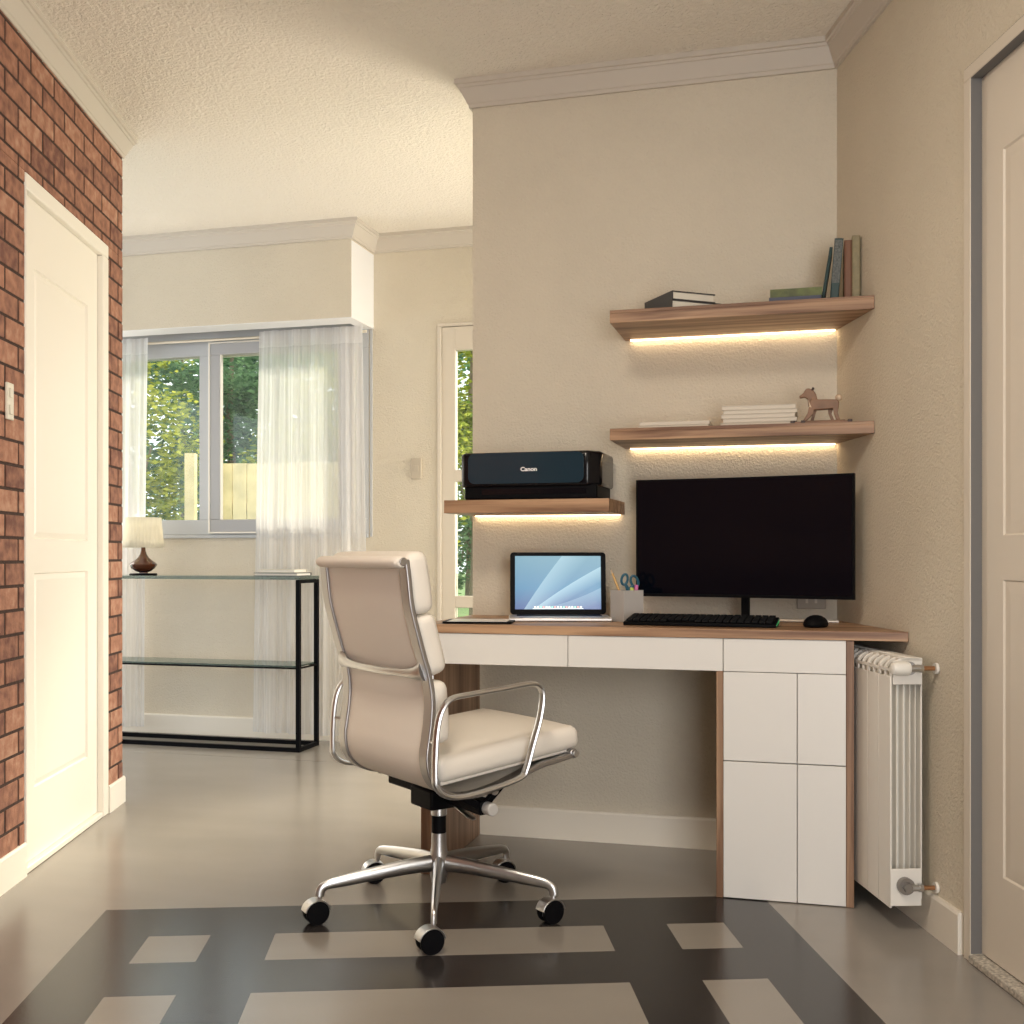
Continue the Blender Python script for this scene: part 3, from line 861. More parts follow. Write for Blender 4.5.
cx_(b, xa+w, xb-w, ya, ya+.008, .402, .410); cx_(b, xa+w, xb-w, yb-.008, yb, .402, .410)
cx_(b, xb-.012, xb-.004, ya+w, yb-w, .402, .410)
b.build('frame', M_blackm, con)
b = MB(); cx_(b, xa+.0, xb-.0, ya, yb, .836, .852); b.build('glass_top', M_gglass, con, bevel=.001)
b = MB(); cx_(b, xa+.021, xb-.021, ya+.001, yb-.001, .4105, .4185); b.build('glass_shelf', M_gglass, con)
tag(con, 'black metal console table with glass top and glass shelf below the window', 'console table')

# lamp on it
lm = empty('table_lamp', FW, -1.507, -.25, .8525)
b = MB(); b.lathe([(.068, 0), (.070, .004), (.066, .009), (.02, .010)], n=32); b.build('foot', M_black, lm)
b = MB(); b.lathe([(.022, .0095), (.022, .014), (.038, .020), (.058, .034), (.068, .050), (.0695, .056), (.062, .064), (.044, .076), (.028, .090), (.018, .106), (.012, .124), (.0105, .140), (.0105, .146)], n=36)
b.build('body', M_walnutlamp, lm)
b = MB(); b.lathe([(.006, .146), (.006, .20)], n=10); b.build('stem', M_black, lm)
b = MB()
n = 72; rg = []
for r_, z_ in ((.1020, .142), (.0990, .18), (.0935, .24), (.0880, .296)):
    rg.append([b.bm.verts.new(((r_+(.0012 if i % 2 else -.0012))*math.cos(2*PI*i/n), (r_+(.0012 if i % 2 else -.0012))*math.sin(2*PI*i/n), z_)) for i in range(n)])
for a_, c_ in zip(rg, rg[1:]):
    for i in range(n): b.bm.faces.new((a_[i], a_[(i+1)%n], c_[(i+1)%n], c_[i]))
sh = b.build('lamp_shade', M_shade, lm)
so = sh.modifiers.new('thickness', 'SOLIDIFY'); so.thickness = .0015
tag(lm, 'small table lamp with cream shade and dark turned wooden base on console table', 'table lamp')

def book(name, fr, x, y, z, w, d, h, cover, label, cat='book', rot=0, pages=M_paper, group=None, spine='front'):
    """lying book: w along x, d deep, h tall; spine faces the room or left"""
    r = empty(name, fr, x, y, z, rot=rot)
    c = min(.003, h*.16)
    b = MB(); b.box(-w/2, w/2, -d/2, d/2, 0, c); b.box(-w/2, w/2, -d/2, d/2, h-c, h)
    if spine == 'front': b.box(-w/2, w/2, -d/2, -d/2+.003, c, h-c)
    elif spine == 'left': b.box(-w/2, -w/2+.003, -d/2, d/2, c, h-c)
    elif spine == 'back': b.box(-w/2, w/2, d/2-.003, d/2, c, h-c)
    b.build('cover', cover, r)
    p = MB(); e = .004
    x0, x1 = -w/2+e, w/2-e; y0, y1 = -d/2+e, d/2-e
    p.box(x0, x1, y0, y1, c+.0002, h-c-.0002); p.build('pages', pages, r, smooth=False)
    return tag(r, label, cat, group)
M_c1 = mat('book_greyblack', (.05, .055, .06), .5); M_cw = mat('book_cream', (.70, .66, .56), .6)
book('book', FW, -.715, -.255, .8525, .235, .16, .016, M_c1, 'thin dark-edged book lying on the console table under a paler one', pages=M_paper, spine='back')
book('book', FW, -.715, -.25, .869, .19, .14, .016, M_cw, 'cream book on top of the small pile on the console table', spine='back')

# ------------------------------------------------------------------ printer
pr = empty('printer', FD, -.925, -.143, 1.132)
b = MB(); b.box(-.228, .204, -.112, .125, .0, .046); b.build('body', M_black, pr, bevel=.006)
b = MB(); b.prism([(-.243, -.100), (-.228, -.122), (.178, -.122), (.214, -.085), (.216, .118), (-.243, .118)], .040, .150)
b.build('upper_housing', M_gloss, pr, bevel=.010, seg=3)
b = MB()
# dark blue front fascia with rounded corners
def rrect(x0, x1, z0, z1, r, n=6):
    out = []
    for cx2, cz2, a0 in ((x1-r, z0+r, -90), (x1-r, z1-r, 0), (x0+r, z1-r, 90), (x0+r, z0+r, 180)):
        for i in range(n+1):
            a = math.radians(a0+90*i/n); out.append((cx2+r*math.cos(a), cz2+r*math.sin(a)))
    return out
pts = rrect(-.212, .164, .050, .147, .022)
b.prism([(x, z_) for x, z_ in pts], 0, .003, M=Matrix.Translation((0, -.1215, 0)) @ Matrix.Rotation(PI/2, 4, 'X'))
b.build('front_fascia', mat('blue_black_gloss', (.008, .028, .045), .22, coat=.3), pr)
b = MB(); b.box(-.17, .17, -.1135, -.111, .016, .034); b.build('output_slot', M_gloss, pr)
def text_mesh(txt, size, m, parent, loc, rot, name, ext=.0003, bold=.0, sx=1):
    c = bpy.data.curves.new(name, 'FONT'); c.body = txt; c.size = size; c.extrude = ext; c.align_x = 'CENTER'; c.align_y = 'CENTER'; c.offset = bold
    t = bpy.data.objects.new(name, c); COL.objects.link(t)
    bpy.context.view_layer.update()
    me = bpy.data.meshes.new_from_object(t.evaluated_get(bpy.context.evaluated_depsgraph_get()))
    bpy.data.objects.remove(t); me.name = name
    me.materials.clear(); me.materials.append(m)
    o = bpy.data.objects.new(name, me); COL.objects.link(o); o.parent = parent
    o.location = loc; o.rotation_euler = rot; o.scale = (sx, 1, 1)
    return o
M_lw = mat('white_print', (.85, .85, .85), .5)
text_mesh('Canon', .0175, M_lw, pr, (-.012, -.1250, .094), (PI/2, 0, 0), 'lettering', bold=.0006, sx=1.15)
tag(pr, 'black inkjet printer with dark blue front on the short walnut shelf', 'printer')

# ------------------------------------------------------------------ laptop
lp = empty('laptop', loc=(.150, 3.507, .7505), rot=0)
b = MB(); b.box(-.160, .160, -.094, .103, 0, .0125); b.build('base', mat('silver_laptop', (.66, .64, .62), .35, .6), lp, bevel=.004)
b = MB(); b.box(-.135, .135, -.005, .08, .0126, .0135); b.build('key_area', M_black, lp)
tilt = math.radians(-8)
Ml = Matrix.Translation((0, .100, .013)) @ Matrix.Rotation(tilt, 4, 'X')
b = MB(); b.prism([(x, z_) for x, z_ in rrect(-.156, .156, 0, .203, .011)], 0, .006, M=Ml @ Matrix.Translation((0, .006, 0)) @ Matrix.Rotation(PI/2, 4, 'X')); b.build('lid', M_black, lp)
def screen_mat():
    m = bpy.data.materials.new('laptop_picture'); m.use_nodes = True
    n = m.node_tree.nodes; l = m.node_tree.links
    b = n['Principled BSDF']; b.inputs['Base Color'].default_value = (.02, .02, .02, 1); b.inputs['Roughness'].default_value = .2
    tc = n.new('ShaderNodeTexCoord'); sp = n.new('ShaderNodeSeparateXYZ'); l.new(tc.outputs['Object'], sp.inputs[0])
    g = n.new('ShaderNodeMapRange'); g.inputs['From Min'].default_value = .018; g.inputs['From Max'].default_value = .195
    l.new(sp.outputs['Z'], g.inputs['Value'])
    cr = n.new('ShaderNodeValToRGB'); e = cr.color_ramp.elements
    e[0].color = (.035, .07, .26, 1); e[1].color = (.20, .38, .48, 1); x = e.new(.45); x.color = (.08, .25, .42, 1)
    l.new(g.outputs[0], cr.inputs['Fac'])
    # soft diagonal swooshes: sharp below, fading above
    def mth(op, a, c):
        q = n.new('ShaderNodeMath'); q.operation = op; q.use_clamp = False
        for k, v in ((0, a), (1, c)):
            if isinstance(v, (int, float)): q.inputs[k].default_value = v
            else: l.new(v, q.inputs[k])
        return q.outputs[0]
    col = cr.outputs['Color']
    for x0, z0, mm, cc, w_, st in ((-.070, .09, 1.45, -1.2, .11, .50), (.0, .085, .66, -.5, .05, .60), (.05, .06, .36, .8, .05, .25)):
        xx = mth('SUBTRACT', sp.outputs['X'], x0)
        e_ = mth('SUBTRACT', sp.outputs['Z'], mth('ADD', mth('ADD', mth('MULTIPLY', xx, mm), z0), mth('MULTIPLY', mth('MULTIPLY', xx, xx), cc)))
        pos = mth('GREATER_THAN', mth('MULTIPLY', e_, -1), 0)
        fall = mth('MAXIMUM', mth('SUBTRACT', 1, mth('MULTIPLY', e_, -1/w_)), 0)
        mx = n.new('ShaderNodeMixRGB'); mx.inputs['Color2'].default_value = (.50, .74, .82, 1)
        l.new(mth('MULTIPLY', mth('MULTIPLY', pos, fall), st), mx.inputs['Fac']); l.new(col, mx.inputs['Color1']); col = mx.outputs['Color']
    l.new(mx.outputs['Color'], b.inputs['Emission Color']); b.inputs['Emission Strength'].default_value = .9
    return m
b = MB(); b.box(-.140, .140, -.0004, .0, .016, .191, M=Ml); b.build('screen', screen_mat(), lp, smooth=False)
b = MB()
dk = mat('dock_icons', (.7, .75, .7), .5, emit=((.75, .85, .8), .9)); dk2 = mat('dock_icons_b', (.6, .3, .3), .5, emit=((.7, .45, .4), .9)); dk3 = mat('dock_icons_c', (.3, .6, .4), .5, emit=((.35, .65, .6), .9))
b.mat(dk); b.box(-.082, .082, -.0010, -.0005, .0175, .0195, M=Ml)
for i in range(17):
    b.mat((dk, dk2, dk3, dk)[i*7 % 4]); b.box(-.078+i*.0093, -.0715+i*.0093, -.0012, -.0006, .0200, .0262, M=Ml)
b.build('dock', None, lp, smooth=False)
tag(lp, 'open silver laptop with black bezel showing blue abstract wallpaper on the desk', 'laptop')

# ------------------------------------------------------------------ pen cup and its contents
ca = math.radians(29)
cup = empty('pen_cup', loc=(.356, 3.440, .7505), rot=ca)
h = .0365
b = MB(); t_ = .003; H_ = .097
b.box(-h, h, -h, h, 0, .004); b.box(-h, h, -h, -h+t_, .004, H_); b.box(-h, h, h-t_, h, .004, H_); b.box(-h, -h+t_, -h+t_, h-t_, .004, H_); b.box(h-t_, h, -h+t_, h-t_, .004, H_)
b.build('cup_body', mat('grey_cup', (.44, .42, .40), .5))
cb_ = bpy.data.objects['cup_body']; cb_.parent = cup
tag(cup, 'square grey pen cup between the laptop and the monitor', 'pen cup')
def inside(name, x, y, lean_x, lean_y):
    r = empty(name, loc=(.356+x, 3.440+y, .7555)); r.rotation_euler = (lean_x, lean_y, 0); return r
r = inside('pencil', .012, -.010, 0, math.radians(-22))
b = MB(); b.lathe([(.0035, 0), (.0035, .155)], n=6); b.build('shaft', mat('pencil_yellow', (.62, .36, .09), .4), r)
b = MB(); b.lathe([(.0035, .1552), (.0009, .168)], n=6); b.build('point', mat('bare_wood', (.6, .45, .3), .6), r)
b = MB(); b.lathe([(.0009, .1681), (.0002, .172)], n=6); b.build('lead', M_black, r)
tag(r, 'yellow pencil leaning left in the grey pen cup', 'pencil')
r = inside('scissors', .004, .010, 0, math.radians(2))
M_teal = mat('teal_handles', (.015, .10, .16), .35)
b = MB()
for cx_s, cz_s, rx_, rz_, tl_ in ((-.0145, .124, .0095, .0165, 8), (.0165, .119, .0110, .0180, -22)):
    lp_ = []
    for k in range(22):
        a = 2*PI*k/22; u_, v_ = rx_*math.cos(a), rz_*math.sin(a); t_ = math.radians(-tl_)
        lp_.append((cx_s+u_*math.cos(t_)-v_*math.sin(t_), 0, cz_s+u_*math.sin(t_)+v_*math.cos(t_)))
    b.tube(lp_, .0036, n=8, closed=True, side=(0,1,0), sx=1.1, sy=1.1)
    b.tube([(cx_s*.75, 0, .108), (cx_s*.35, 0, .098), (0, 0, .084)], [.0045, .006, .0065], n=8)
b.build('handles', M_teal, r)
b = MB()
for s in (-1, 1): b.box(-.0065, .0065, s*.001-.0008, s*.001+.0008, .004, .088)
b.build('blades', M_alu, r)
tag(r, 'pair of scissors with teal handles standing in the grey pen cup', 'scissors')
for nm, x, y, c_, lb, tz in (('highlighter', .015, -.012, (.50, .62, .12), 'lime green highlighter in the grey pen cup', .1), ('highlighter', .0305, .006, (.62, .16, .40), 'pink highlighter in the grey pen cup, nearest the monitor', .108)):
    r = inside(nm, x-.004, y, 0, math.radians(2))
    mm = mat('marker_'+lb[:4], c_, .4)
    b = MB(); b.lathe([(.0055, 0), (.0055, .07)], n=14); b.build('barrel', mm, r)
    b = MB(); b.lathe([(.0062, .0702), (.0062, tz-.002), (.005, tz)], n=14); b.build('cap', mm, r)
    tag(r, lb, 'highlighter')

# ------------------------------------------------------------------ tablet
tb = empty('tablet', FD, -1.056, -.405, .7505, rot=math.radians(9))
b = MB(); b.prism(rrect(-.105, .105, -.078, .078, .010), 0, .006); b.build('case', M_black, tb, bevel=.001)
b = MB(); b.box(-.090, .090, -.070, .070, .0061, .0067); b.build('display', mat('tablet_white', (.86, .86, .86), .25), tb)
tag(tb, 'thin black tablet with white face lying on the left end of the desk', 'tablet')

# ------------------------------------------------------------------ monitor (curved)
A_ = Vector((.397, 3.553)); B_ = Vector((.998, 3.239))
mid = (A_+B_)/2; ang = math.atan2(B_.y-A_.y, B_.x-A_.x); Wm = (B_-A_).length
mo = empty('monitor', loc=(mid.x, mid.y, .7505), rot=ang)
def curved(z0, z1, y0, y1, hw, sag=.020, n=28):
    b = MB(); R_ = (hw*hw+sag*sag)/(2*sag)
    def yy(x): return sag - (R_-math.sqrt(R_*R_-x*x))
    fr_ = [(-hw+2*hw*i/n) for i in range(n+1)]
    poly = [(x, yy(x)+y0) for x in fr_] + [(x, yy(x)+y1) for x in fr_[::-1]]
    b.prism(poly, z0, z1); return b
hw = Wm/2
curved(.074, .445, .0, .022, hw).build('housing', M_black, mo, angle=25)
curved(.084, .440, -.0006, .0002, hw-.006).build('screen', mat('dark_screen', (.001, .002, .005), .10, spec=.22), mo, angle=25)
b = MB(); b.box(-.013, .013, .055, .069, .0105, .19); b.box(-.021, .021, .0425, .0685, .16, .26); b.build('stand_neck', M_black, mo, bevel=.003)
# silver foot bar curving behind the keyboard
b = MB(); b.tube(smooth_pts([tuple((lambda dx_, dy_: (dx_*math.cos(ang)+dy_*math.sin(ang), -dx_*math.sin(ang)+dy_*math.cos(ang), .005))(X_-mid.x, Y_-mid.y)) for X_, Y_ in ((.50, 3.50), (.60, 3.485), (.724, 3.452), (.84, 3.39), (.985, 3.345))], 5), .005, n=10, sx=1.0, sy=1.6, side=(0,0,1)); b.build('stand_foot', mat('silver_foot', (.7, .66, .6), .35, .5), mo)
tag(mo, 'large curved black monitor switched off at the right end of the desk', 'monitor')

# ------------------------------------------------------------------ keyboard and mouse
ka = math.atan2(3.12-3.257, .739-.326)
kb = empty('keyboard', loc=(.326, 3.257, .7505), rot=ka)
Lk, Dk = .437, .125
tk = math.atan2(.012, Dk)
b = MB(); b.prism([(0, .0), (Dk, .0), (Dk, .024), (0, .010)], 0, Lk, M=Matrix(((0,0,1,0),(1,0,0,0),(0,1,0,0),(0,0,0,1)))); b.build('case', M_black, kb, bevel=.002)
b = MB()
for r_ in range(6):
    ys = .007+r_*.0192; zs = .010+.014*(ys+.009)/Dk
    for k in range(21):
        if r_ == 0 and 5 < k < 10: continue
        b.box(.008+k*.0201, .0255+k*.0201, ys, ys+.0155, zs+.0002, zs+.007)
ko = b.build('keys', mat('black_keys', (.008, .008, .009), .6, spec=.1), kb, bevel=.001, seg=1)
b = MB()
for i in range(5):
    b.box(Lk+.0002, Lk+.0012, .022+i*.019, .032+i*.019, .004+.0012*i, .008+.0024*i)
b.build('side_lights', mat('green_led', (.05, .4, .1), .5, emit=((.05, .6, .2), .15)), kb)
tag(kb, 'black gaming keyboard with green side lights in front of the monitor', 'keyboard')
ms = empty('computer_mouse', loc=(.868, 3.172, .7505), rot=math.radians(62))
b = MB()
prfm = [(0, 0), (.85, .0), (.97, .10), (1.0, .26), (.93, .5), (.74, .76), (.45, .93), (.2, .99), (0, 1.0)]
b.lathe([(r_*.052, z_*.034) for r_, z_ in prfm], n=32, sx=1.0, sy=.66)
b.build('shell', M_black, ms)
b = MB(); b.tube([(.046*math.cos(a), .0310*math.sin(a), .0085+.004*math.cos(a)) for a in [math.radians(200+i*8) for i in range(18)]], .0011, n=6); b.build('seam', mat('seam_grey', (.3, .32, .36), .3), ms)
b = MB(); b.cyl((.028, -.003, .0255), (.028, .003, .0255), .005, 14); b.bm.free() if False else b.build('scroll_wheel', M_black, ms)
tag(ms, 'black computer mouse on the desk right of the keyboard', 'computer mouse')

# ------------------------------------------------------------------ books on the top shelf
S1, S2 = 1.7055, 1.3435
M_bk = mat('book_black', (.03, .028, .03), .45)
book('book', FD, -.4652, -.149, S1, .185, .180, .027, M_bk, 'black-covered book at the left of the top shelf, under another one', rot=math.radians(36), pages=M_cw, spine='left')
r_ = book('book', FD, -.478, -.156, S1+.0274, .150, .180, .027, M_bk, 'black-edged book on top of the left-hand pile of the top shelf', rot=math.radians(36), pages=M_cw, spine='left')
r_.rotation_euler.y = math.radians(0)
book('book', FD, -.125, -.2, S1, .150, .11, .018, mat('book_blue', (.05, .06, .10), .5), 'dark blue book lying under the green one on the top shelf')
book('book', FD, -.122, -.2, S1+.0182, .150, .11, .024, mat('book_green', (.09, .11, .03), .5, var=(25, .5)), 'moss green book lying on a dark blue one on the top shelf')
def upright(x, w, h, d, cover, label, lean=0, y=-.205, pages=M_paper, spine_band=None, yaw=0):
    r = empty('book', FD, x, y, S1, rot=yaw)
    r.rotation_euler.y = lean if False else 0
    M = Matrix.Rotation(lean, 4, 'Y')
    lift = abs(math.sin(lean))*w
    M = Matrix.Translation((0, 0, lift)) @ M
    b = MB(); b.box(0, .0025, 0, d, 0, h, M=M); b.box(w-.0025, w, 0, d, 0, h, M=M); b.box(.0025, w-.0025, 0, .003, 0, h, M=M); b.build('cover', cover, r, bevel=.0008, seg=1)
    p = MB(); p.box(.003, w-.003, .004, d-.004, .003, h-.004, M=M); p.build('pages', pages, r, smooth=False)
    if spine_band: 
        q = MB(); q.box(.002, w-.002, -.0006, -.0001, spine_band[0], spine_band[1], M=M); q.build('spine_label', spine_band[2], r, smooth=False)
    return tag(r, label, 'book')
M_dg = mat('book_darkgreen', (.006, .035, .035), .4)
upright(-.052, .009, .172, .13, M_dg, 'thin dark-edged book leaning at the far left of the upright books', lean=math.radians(9))
upright(-.026, .0255, .195, .125, M_dg, 'dark green book with grey spine title leaning beside the brown book', lean=math.radians(4.5), spine_band=(.062, .190, mat('spine_grey', (.09, .10, .095), .5, var=(160, .6))))
upright(.0165, .0215, .188, .12, mat('book_brown', (.16, .065, .03), .5), 'reddish brown upright book between the dark green and the tan books')
upright(.0385, .0235, .200, .115, mat('book_tan', (.24, .20, .11), .55, var=(70, .15)), 'tall tan upright book nearest the right wall on the top shelf')

# ------------------------------------------------------------------ paper stacks and toy on the lower shelf
M_pp = mat('paper_edge', (.66, .61, .52), .7)
for i in range(5):
    hgt = (.014, .012, .013, .012, .014)[i]; zz_ = S2+sum((.0142, .0122, .0132, .0122)[:i])
    r = empty('paper_pad', FD, -.232+(-.004, .003, -.002, .004, 0)[i], -.145, zz_)
    b = MB(); b.box(-.109, .109, -.08, .08, 0, hgt); b.build('sheets', M_pp, r, bevel=.001, seg=1)
    b = MB(); b.box(-.1095, .1095, -.0805, -.0798, hgt*.80, hgt*.97); b.build('cover_edge', mat('pad_line', (.55, .50, .42), .7), r, smooth=False)
    tag(r, ['white paper pad at the bottom of the stack beside the toy horse', 'white paper pad second from the bottom in the stack beside the toy horse', 'white paper pad in the middle of the stack beside the toy horse', 'white paper pad second from the top in the stack beside the toy horse', 'white paper pad on top of the stack beside the toy horse'][i], 'paper pad', 'stacked paper pads')
for i in range(2):
    r = empty('paper_pad', FD, -.49+i*.004, -.15, S2+i*.0122)
    b = MB(); b.box(-.108, .108, -.075, .075, 0, .0118); b.build('sheets', M_pp, r, bevel=.001, seg=1)
    tag(r, ['white paper pad lying flat at the left of the middle shelf, under another', 'white paper pad lying on another at the left of the middle shelf'][i], 'paper pad')

th = empty('toy_horse', FD, -.048, -.215, S2); th.scale = (1.08, 1.2, 1.12)
M_toy = mat('toy_wood', (.23, .125, .07), .5, var=(30, .2)); M_toyd = mat('toy_dark', (.05, .03, .025), .5); M_toyl = mat('toy_light', (.62, .47, .33), .5)
def side_prism(b, pts, y0, y1):   # pts in (x, z)
    b.prism([(x, z_) for x, z_ in pts], -y1, -y0, M=Matrix(((1,0,0,0),(0,0,-1,0),(0,1,0,0),(0,0,0,1))))
b = MB()
for y in (-.017, .011):
    b.box(-.078, .076, y, y+.006, .003, .009)
b.box(-.050, .062, -.011, .011, .003, .012)
b.build('rocker', M_toy, th, bevel=.001)
for x, y in ((-.084, -.019), (-.056, -.019), (.068, -.019)):
    b = MB(); b.box(x, x+.012, y, y+.008, .001, .012); b.build('rocker_stop', M_toyd, th, bevel=.001)
b = MB()
side_prism(b, [(-.030,.045),(-.022,.040),(.026,.042),(.044,.040),(.046,.060),(.040,.066),(-.012,.068),(-.028,.071),(-.034,.055)], -.011, .011)   # body
side_prism(b, [(-.036,.050),(-.010,.064),(-.015,.082),(-.022,.093),(-.034,.099),(-.042,.098),(-.050,.086),(-.061,.078),(-.058,.073),(-.046,.075),(-.038,.070)], -.007, .007)  # neck and head
b.build('body', M_toy, th, bevel=.002)
for pts, y in (([(-.034,.048),(-.020,.046),(-.022,.030),(-.040,.012),(-.050,.012),(-.038,.032)], -.012), ([(-.026,.046),(-.012,.044),(-.018,.028),(-.022,.012),(-.031,.012),(-.026,.030)], .005), ([(.028,.046),(.044,.046),(.042,.030),(.048,.012),(.038,.012),(.032,.028)], -.012), ([(.016,.046),(.030,.044),(.026,.030),(.034,.012),(.025,.012),(.018,.030)], .005)):
    q = MB(); side_prism(q, pts, y, y+.007); q.build('leg', M_toy, th, bevel=.001)
b = MB(); side_prism(b, [(-.033,.060),(-.037,.069),(-.032,.046),(-.026,.044)], -.0118, .0118); b.build('chest', M_toyl, th)
b = MB(); b.cyl((-.028, -.004, .092), (-.022, -.007, .100), .003, 8); b.cyl((-.028, .004, .092), (-.022, .007, .100), .003, 8); b.build('ear', M_toyd, th)
b = MB(); b.sphere((.045, 0, .072), .0095, 14, 10); b.build('tail', M_toyl, th)
tag(th, 'small wooden rocking toy horse on the middle shelf by the corner', 'toy horse')

# ------------------------------------------------------------------ radiator
rad = empty('radiator', FR, .40, -.075, .064)
ax = .40
pitch = .075
n_sec = 7
for k in range(n_sec):
    x1 = .700-k*pitch; x0 = x1-.0735; xm = (x0+x1)/2
    b = MB()
    q0 = x0-ax; q1 = x1-ax; qm = xm-ax
    # front plate
    b.box(q0, q1, -.040, -.035, 0, .585)
    b.box(q0+.002, q1-.002, .040, .044, .02, .60)
    for yy in (-.020, -.003, .014, .028): b.box(q0+.006, q1-.006, yy-.0012, yy+.0012, .04, .60)
    b.box(qm-.002, qm+.002, -.036, .041, .03, .60)
    # shoulder and arched top: three ribs with openings between
    def arch(r0, r1, xa, xb):
        pf = [(-.040, .585), (-.040, .604)] + [(-.040+.05*(1-math.cos(t)), .604+.030*math.sin(t)) for t in [math.radians(a) for a in range(12, 91, 13)]] + [(.044, .6285)]
        ins = [(.044, .620)] + [(-.034+.045*(1-math.cos(t)), .598+.024*math.sin(t)) for t in [math.radians(a) for a in range(90, 11, -13)]] + [(-.034, .585)]
        poly = pf+ins
        b.prism([(y, z_) for y, z_ in poly], xa, xb, M=Matrix(((0,0,1,0),(1,0,0,0),(0,1,0,0),(0,0,0,1))))
    arch(0, 0, q0, q0+.006); arch(0, 0, q1-.006, q1); arch(0, 0, qm-.003, qm+.003)
    b.box(q0, q1, -.0405, -.036, .598, .606)
    b.box(q0, q1, -.012, .044, .624, .632)
    b.box(q0+.003, q1-.003, -.030, .036, .575, .592)
    b.cyl((q0, .004, .607), (q1, .004, .607), .017, 16)
    b.cyl((q0, .004, .059), (q1, .004, .059), .019, 16)
    b.box(q0+.001, q1-.001, -.036, .040, .0, .003) if False else None
    b.build('section', M_rad, rad, bevel=.0012, seg=1)
e = MB(); e.box(.7005-ax, .703-ax, -.040, .040, .006, .10); e.build('end_cap', M_rad, rad, bevel=.001)
e = MB(); e.box(.7005-ax, .703-ax, -.034, .042, .565, .625); e.build('end_cap', M_rad, rad, bevel=.001)
xe = .703-ax
# thermostatic head above, lockshield below, pipes into the wall
b = MB(); b.cyl((xe+.0005, .004, .607), (xe+.014, .004, .607), .017, 18); b.build('union', M_alu2, rad)
b = MB(); b.lathe([(.015, 0), (.0175, .004), (.0175, .030), (.015, .044), (.010, .047), (0, .047)], n=20, M=Matrix.Translation((xe+.016, .002, .607)) @ Matrix.Rotation(PI/2, 4, 'X')); hd = b.build('valve_head', mat('valve_white', (.80, .78, .72), .35), rad)
b = MB(); b.cyl((xe+.016, .004, .607), (xe+.016, .028, .607), .009, 12); b.cyl((xe+.016, .026, .607), (xe+.016, .036, .607), .011, 6); b.build('valve_body', M_alu, rad)
b = MB(); b.cyl((xe+.016, .0355, .607), (xe+.016, .066, .607), .0058, 12); b.build('pipe', M_copper, rad)
b = MB(); b.cyl((xe+.016, .0665, .607), (xe+.016, .0735, .607), .014, 18); b.build('pipe_collar', M_rad, rad)
b = MB(); b.cyl((xe+.0005, -.004, .059), (xe+.016, -.004, .059), .021, 20); b.cyl((xe+.016, -.004, .059), (xe+.026, -.004, .059), .012, 6); b.build('union', mat('dull_steel', (.30, .28, .26), .4, .9), rad)
b = MB(); b.cyl((xe+.016, .006, .056), (xe+.016, .030, .056), .0085, 12); b.cyl((xe+.016, .026, .056), (xe+.016, .036, .056), .011, 6); b.build('valve_body', M_alu, rad)
b = MB(); b.cyl((xe+.016, .0355, .056), (xe+.016, .066, .056), .0058, 12); b.build('pipe', M_copper, rad)
b = MB(); b.cyl((xe+.016, .0665, .056), (xe+.016, .0735, .056), .014, 18); b.build('pipe_collar', M_rad, rad)
for q_ in (.25, .60):
    b = MB(); b.box(q_-ax, q_+.02-ax, .0445, .0742, .54, .57); b.build('wall_bracket', M_rad, rad)
tag(rad, 'white finned radiator on the right wall beside the desk', 'radiator')

# ------------------------------------------------------------------ garden
gb = MB(); gb.box(-40, 40, .16, 60, -.30, -.20)
g = struct(put(gb.build('lawn', M_lawn, smooth=False), FW))
pvb = MB(); pvb.box(-6, 6, .14, 1.6, -.2, -.13); struct(put(pvb.build('terrace', M_concrete, smooth=False), FW))
fe = empty('garden_fence', loc=(-2.1, 11.2, -.2))
b = MB(); x = -.86
while x < .86:
    w_ = .145; b.box(x, x+w_-.008, -.012+random.Random(int(x*100)).uniform(-.003, .003), .012, .02, 2.09+random.Random(int(x*77)).uniform(-.012, .012)); x += w_
b.build('boards', M_fence, fe)
for z_ in (.45, 1.6):
    b = MB(); b.box(-.86, .86, .013, .05, z_, z_+.09); b.build('rail', M_fence, fe)
for px_ in (-.94, -1.19):
    b = MB(); b.box(px_, px_+.10, -.05, .05, 0, 2.18 if px_ < -1 else 2.1); b.build('post', M_fence, fe)
tag(fe, 'yellowish wooden board fence in the garden, seen through the window', 'fence')

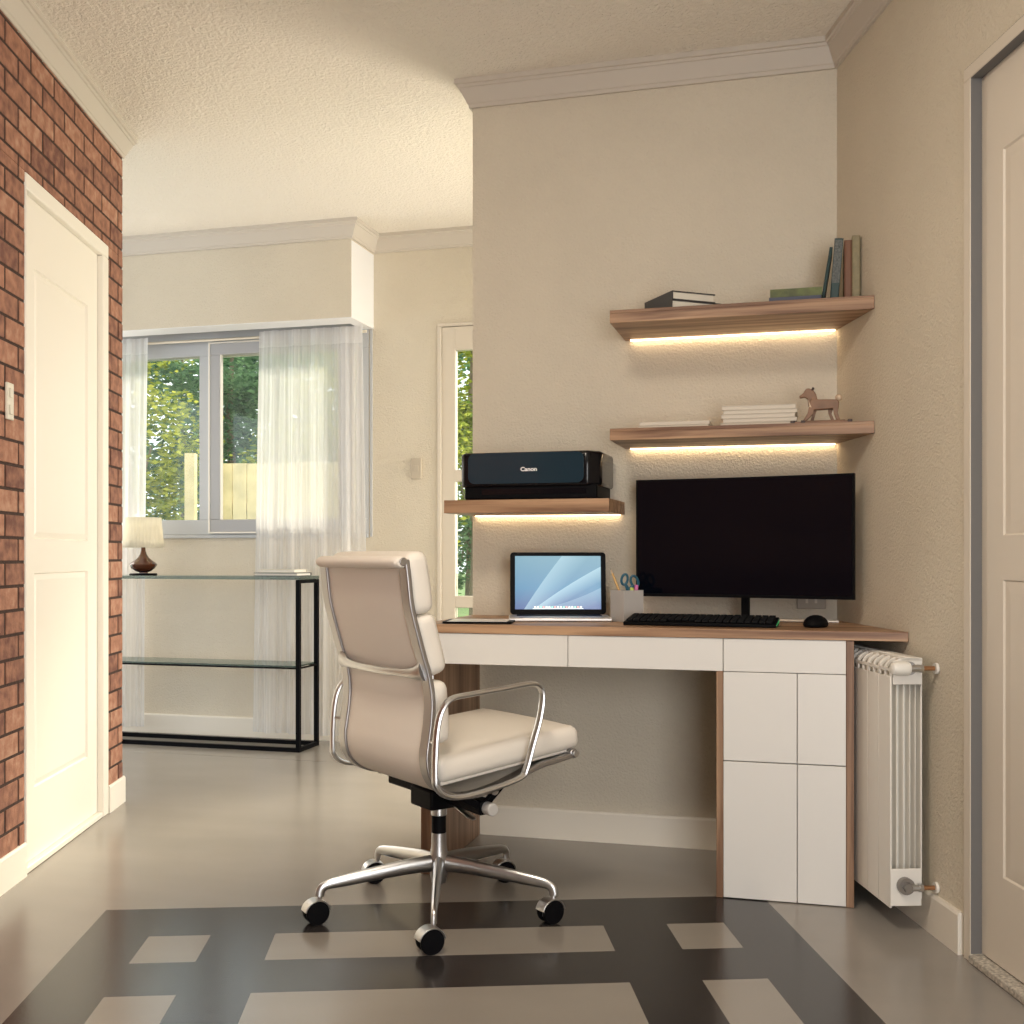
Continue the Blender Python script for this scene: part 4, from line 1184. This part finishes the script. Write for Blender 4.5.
def tree(name, label, loc, blobs, n, seed, m, leaf=.06, trunk=True, grp='garden trees', th_=.08):
    rnd = random.Random(seed)
    r = empty(name, loc=loc)
    bm = bmesh.new(); tones = []
    for (bx, by, bz, br) in blobs:
        k = int(n*br**2)
        for cl in range(k//14):
            # clusters give clumped foliage
            d = Vector((rnd.gauss(0,1), rnd.gauss(0,1), rnd.gauss(0,1))).normalized()*br*rnd.uniform(.45, 1.0)**.7
            c = Vector((bx, by, bz))+Vector((d.x, d.y, d.z*.9)); tn = rnd.uniform(0, 1)
            for q in range(14):
                p = c+Vector((rnd.gauss(0,1), rnd.gauss(0,1), rnd.gauss(0,.6)))*.13
                s = leaf*rnd.uniform(.6, 1.3)
                M = Matrix.Rotation(rnd.uniform(0, 2*PI), 3, 'Z') @ Matrix.Rotation(rnd.uniform(0, PI), 3, 'X')
                v = [bm.verts.new(p+M @ Vector(k_)) for k_ in ((-s*.5,0,0),(0,-s*.28,0),(s*.5,0,0),(0,s*.28,0))]
                bm.faces.new(v); tones.append(min(1, max(0, tn*.7+rnd.uniform(-.1, .35))))
    me = bpy.data.meshes.new('foliage'); bm.to_mesh(me); bm.free(); me.materials.append(m)
    at = me.attributes.new('tone', 'FLOAT', 'FACE')
    at.data.foreach_set('value', tones)
    f = bpy.data.objects.new('foliage', me); COL.objects.link(f); f.parent = r
    if trunk:
        b = MB(); top = max(q[2] for q in blobs)
        b.tube([(0,0,0), (.05,.02,top*.4), (-.03,0,top*.75), (.02,0,top)], [th_*1.3, th_, th_*.7, th_*.3], n=8)
        for q in blobs: b.tube([(0,0,top*.35), (q[0]*.5, q[1]*.5, q[2]*.75), (q[0], q[1], q[2])], [th_*.5, th_*.35, th_*.15], n=6)
        b.build('trunk', M_bark, r)
    return tag(r, label, 'tree', grp)
G = -.2
tree('garden_tree', 'yellow green leafy tree at the left of the view through the window', (-4.75, 13.6, G), [(-.5,0,3.2,.95),(.3,.1,2.5,.8),(0,0,1.5,.85),(-.7,.1,1.7,.8),(.1,0,3.9,.7),(-.3,0,.7,.7)], 3000, 1, M_leafA, .085)
tree('garden_tree', 'darker blue green tree behind the window mullion', (-4.35, 17.2, G), [(0,0,4.4,1.4),(1.1,0,3.6,1.3),(-.9,0,3.2,1.3),(.2,0,2.2,1.3),(1.2,.1,1.6,1.1),(-.4,0,1.0,1.1)], 2200, 2, M_leafB, .11)
tree('garden_tree', 'broad leafy tree seen through the right sheer curtain', (-1.95, 13.8, G), [(0,0,3.0,.95),(.7,0,2.6,.8),(-.6,0,2.3,.7),(.4,.1,1.5,.8)], 2600, 3, M_leafA, .085)
tree('garden_tree', 'tall dense green tree at the back of the garden', (-6.4, 21.5, G), [(0,0,5.2,1.8),(1.4,0,3.6,1.6),(2.0,0,4.8,1.5),(0,0,2.0,1.6),(1.8,0,1.9,1.5)], 1300, 5, M_leafB, .15)
tree('garden_tree', 'green tree with pale slim trunk seen through the glazed door', (-.60, 16.9, G), [(0,0,3.9,.95),(.3,0,3.0,.8),(-.3,0,2.8,.8),(.1,0,4.8,.8),(0,.1,2.2,.6)], 2600, 4, M_leafA, .09, th_=.05)
tree('garden_tree', 'dark distant tree behind the slim trunk beyond the glazed door', (-1.0, 25.5, G), [(0,0,5.0,1.5),(.8,0,3.8,1.3),(-.8,0,3.8,1.3),(.2,0,2.3,1.2),(-.4,0,1.2,1.0)], 1400, 6, M_leafB, .14, th_=.07)
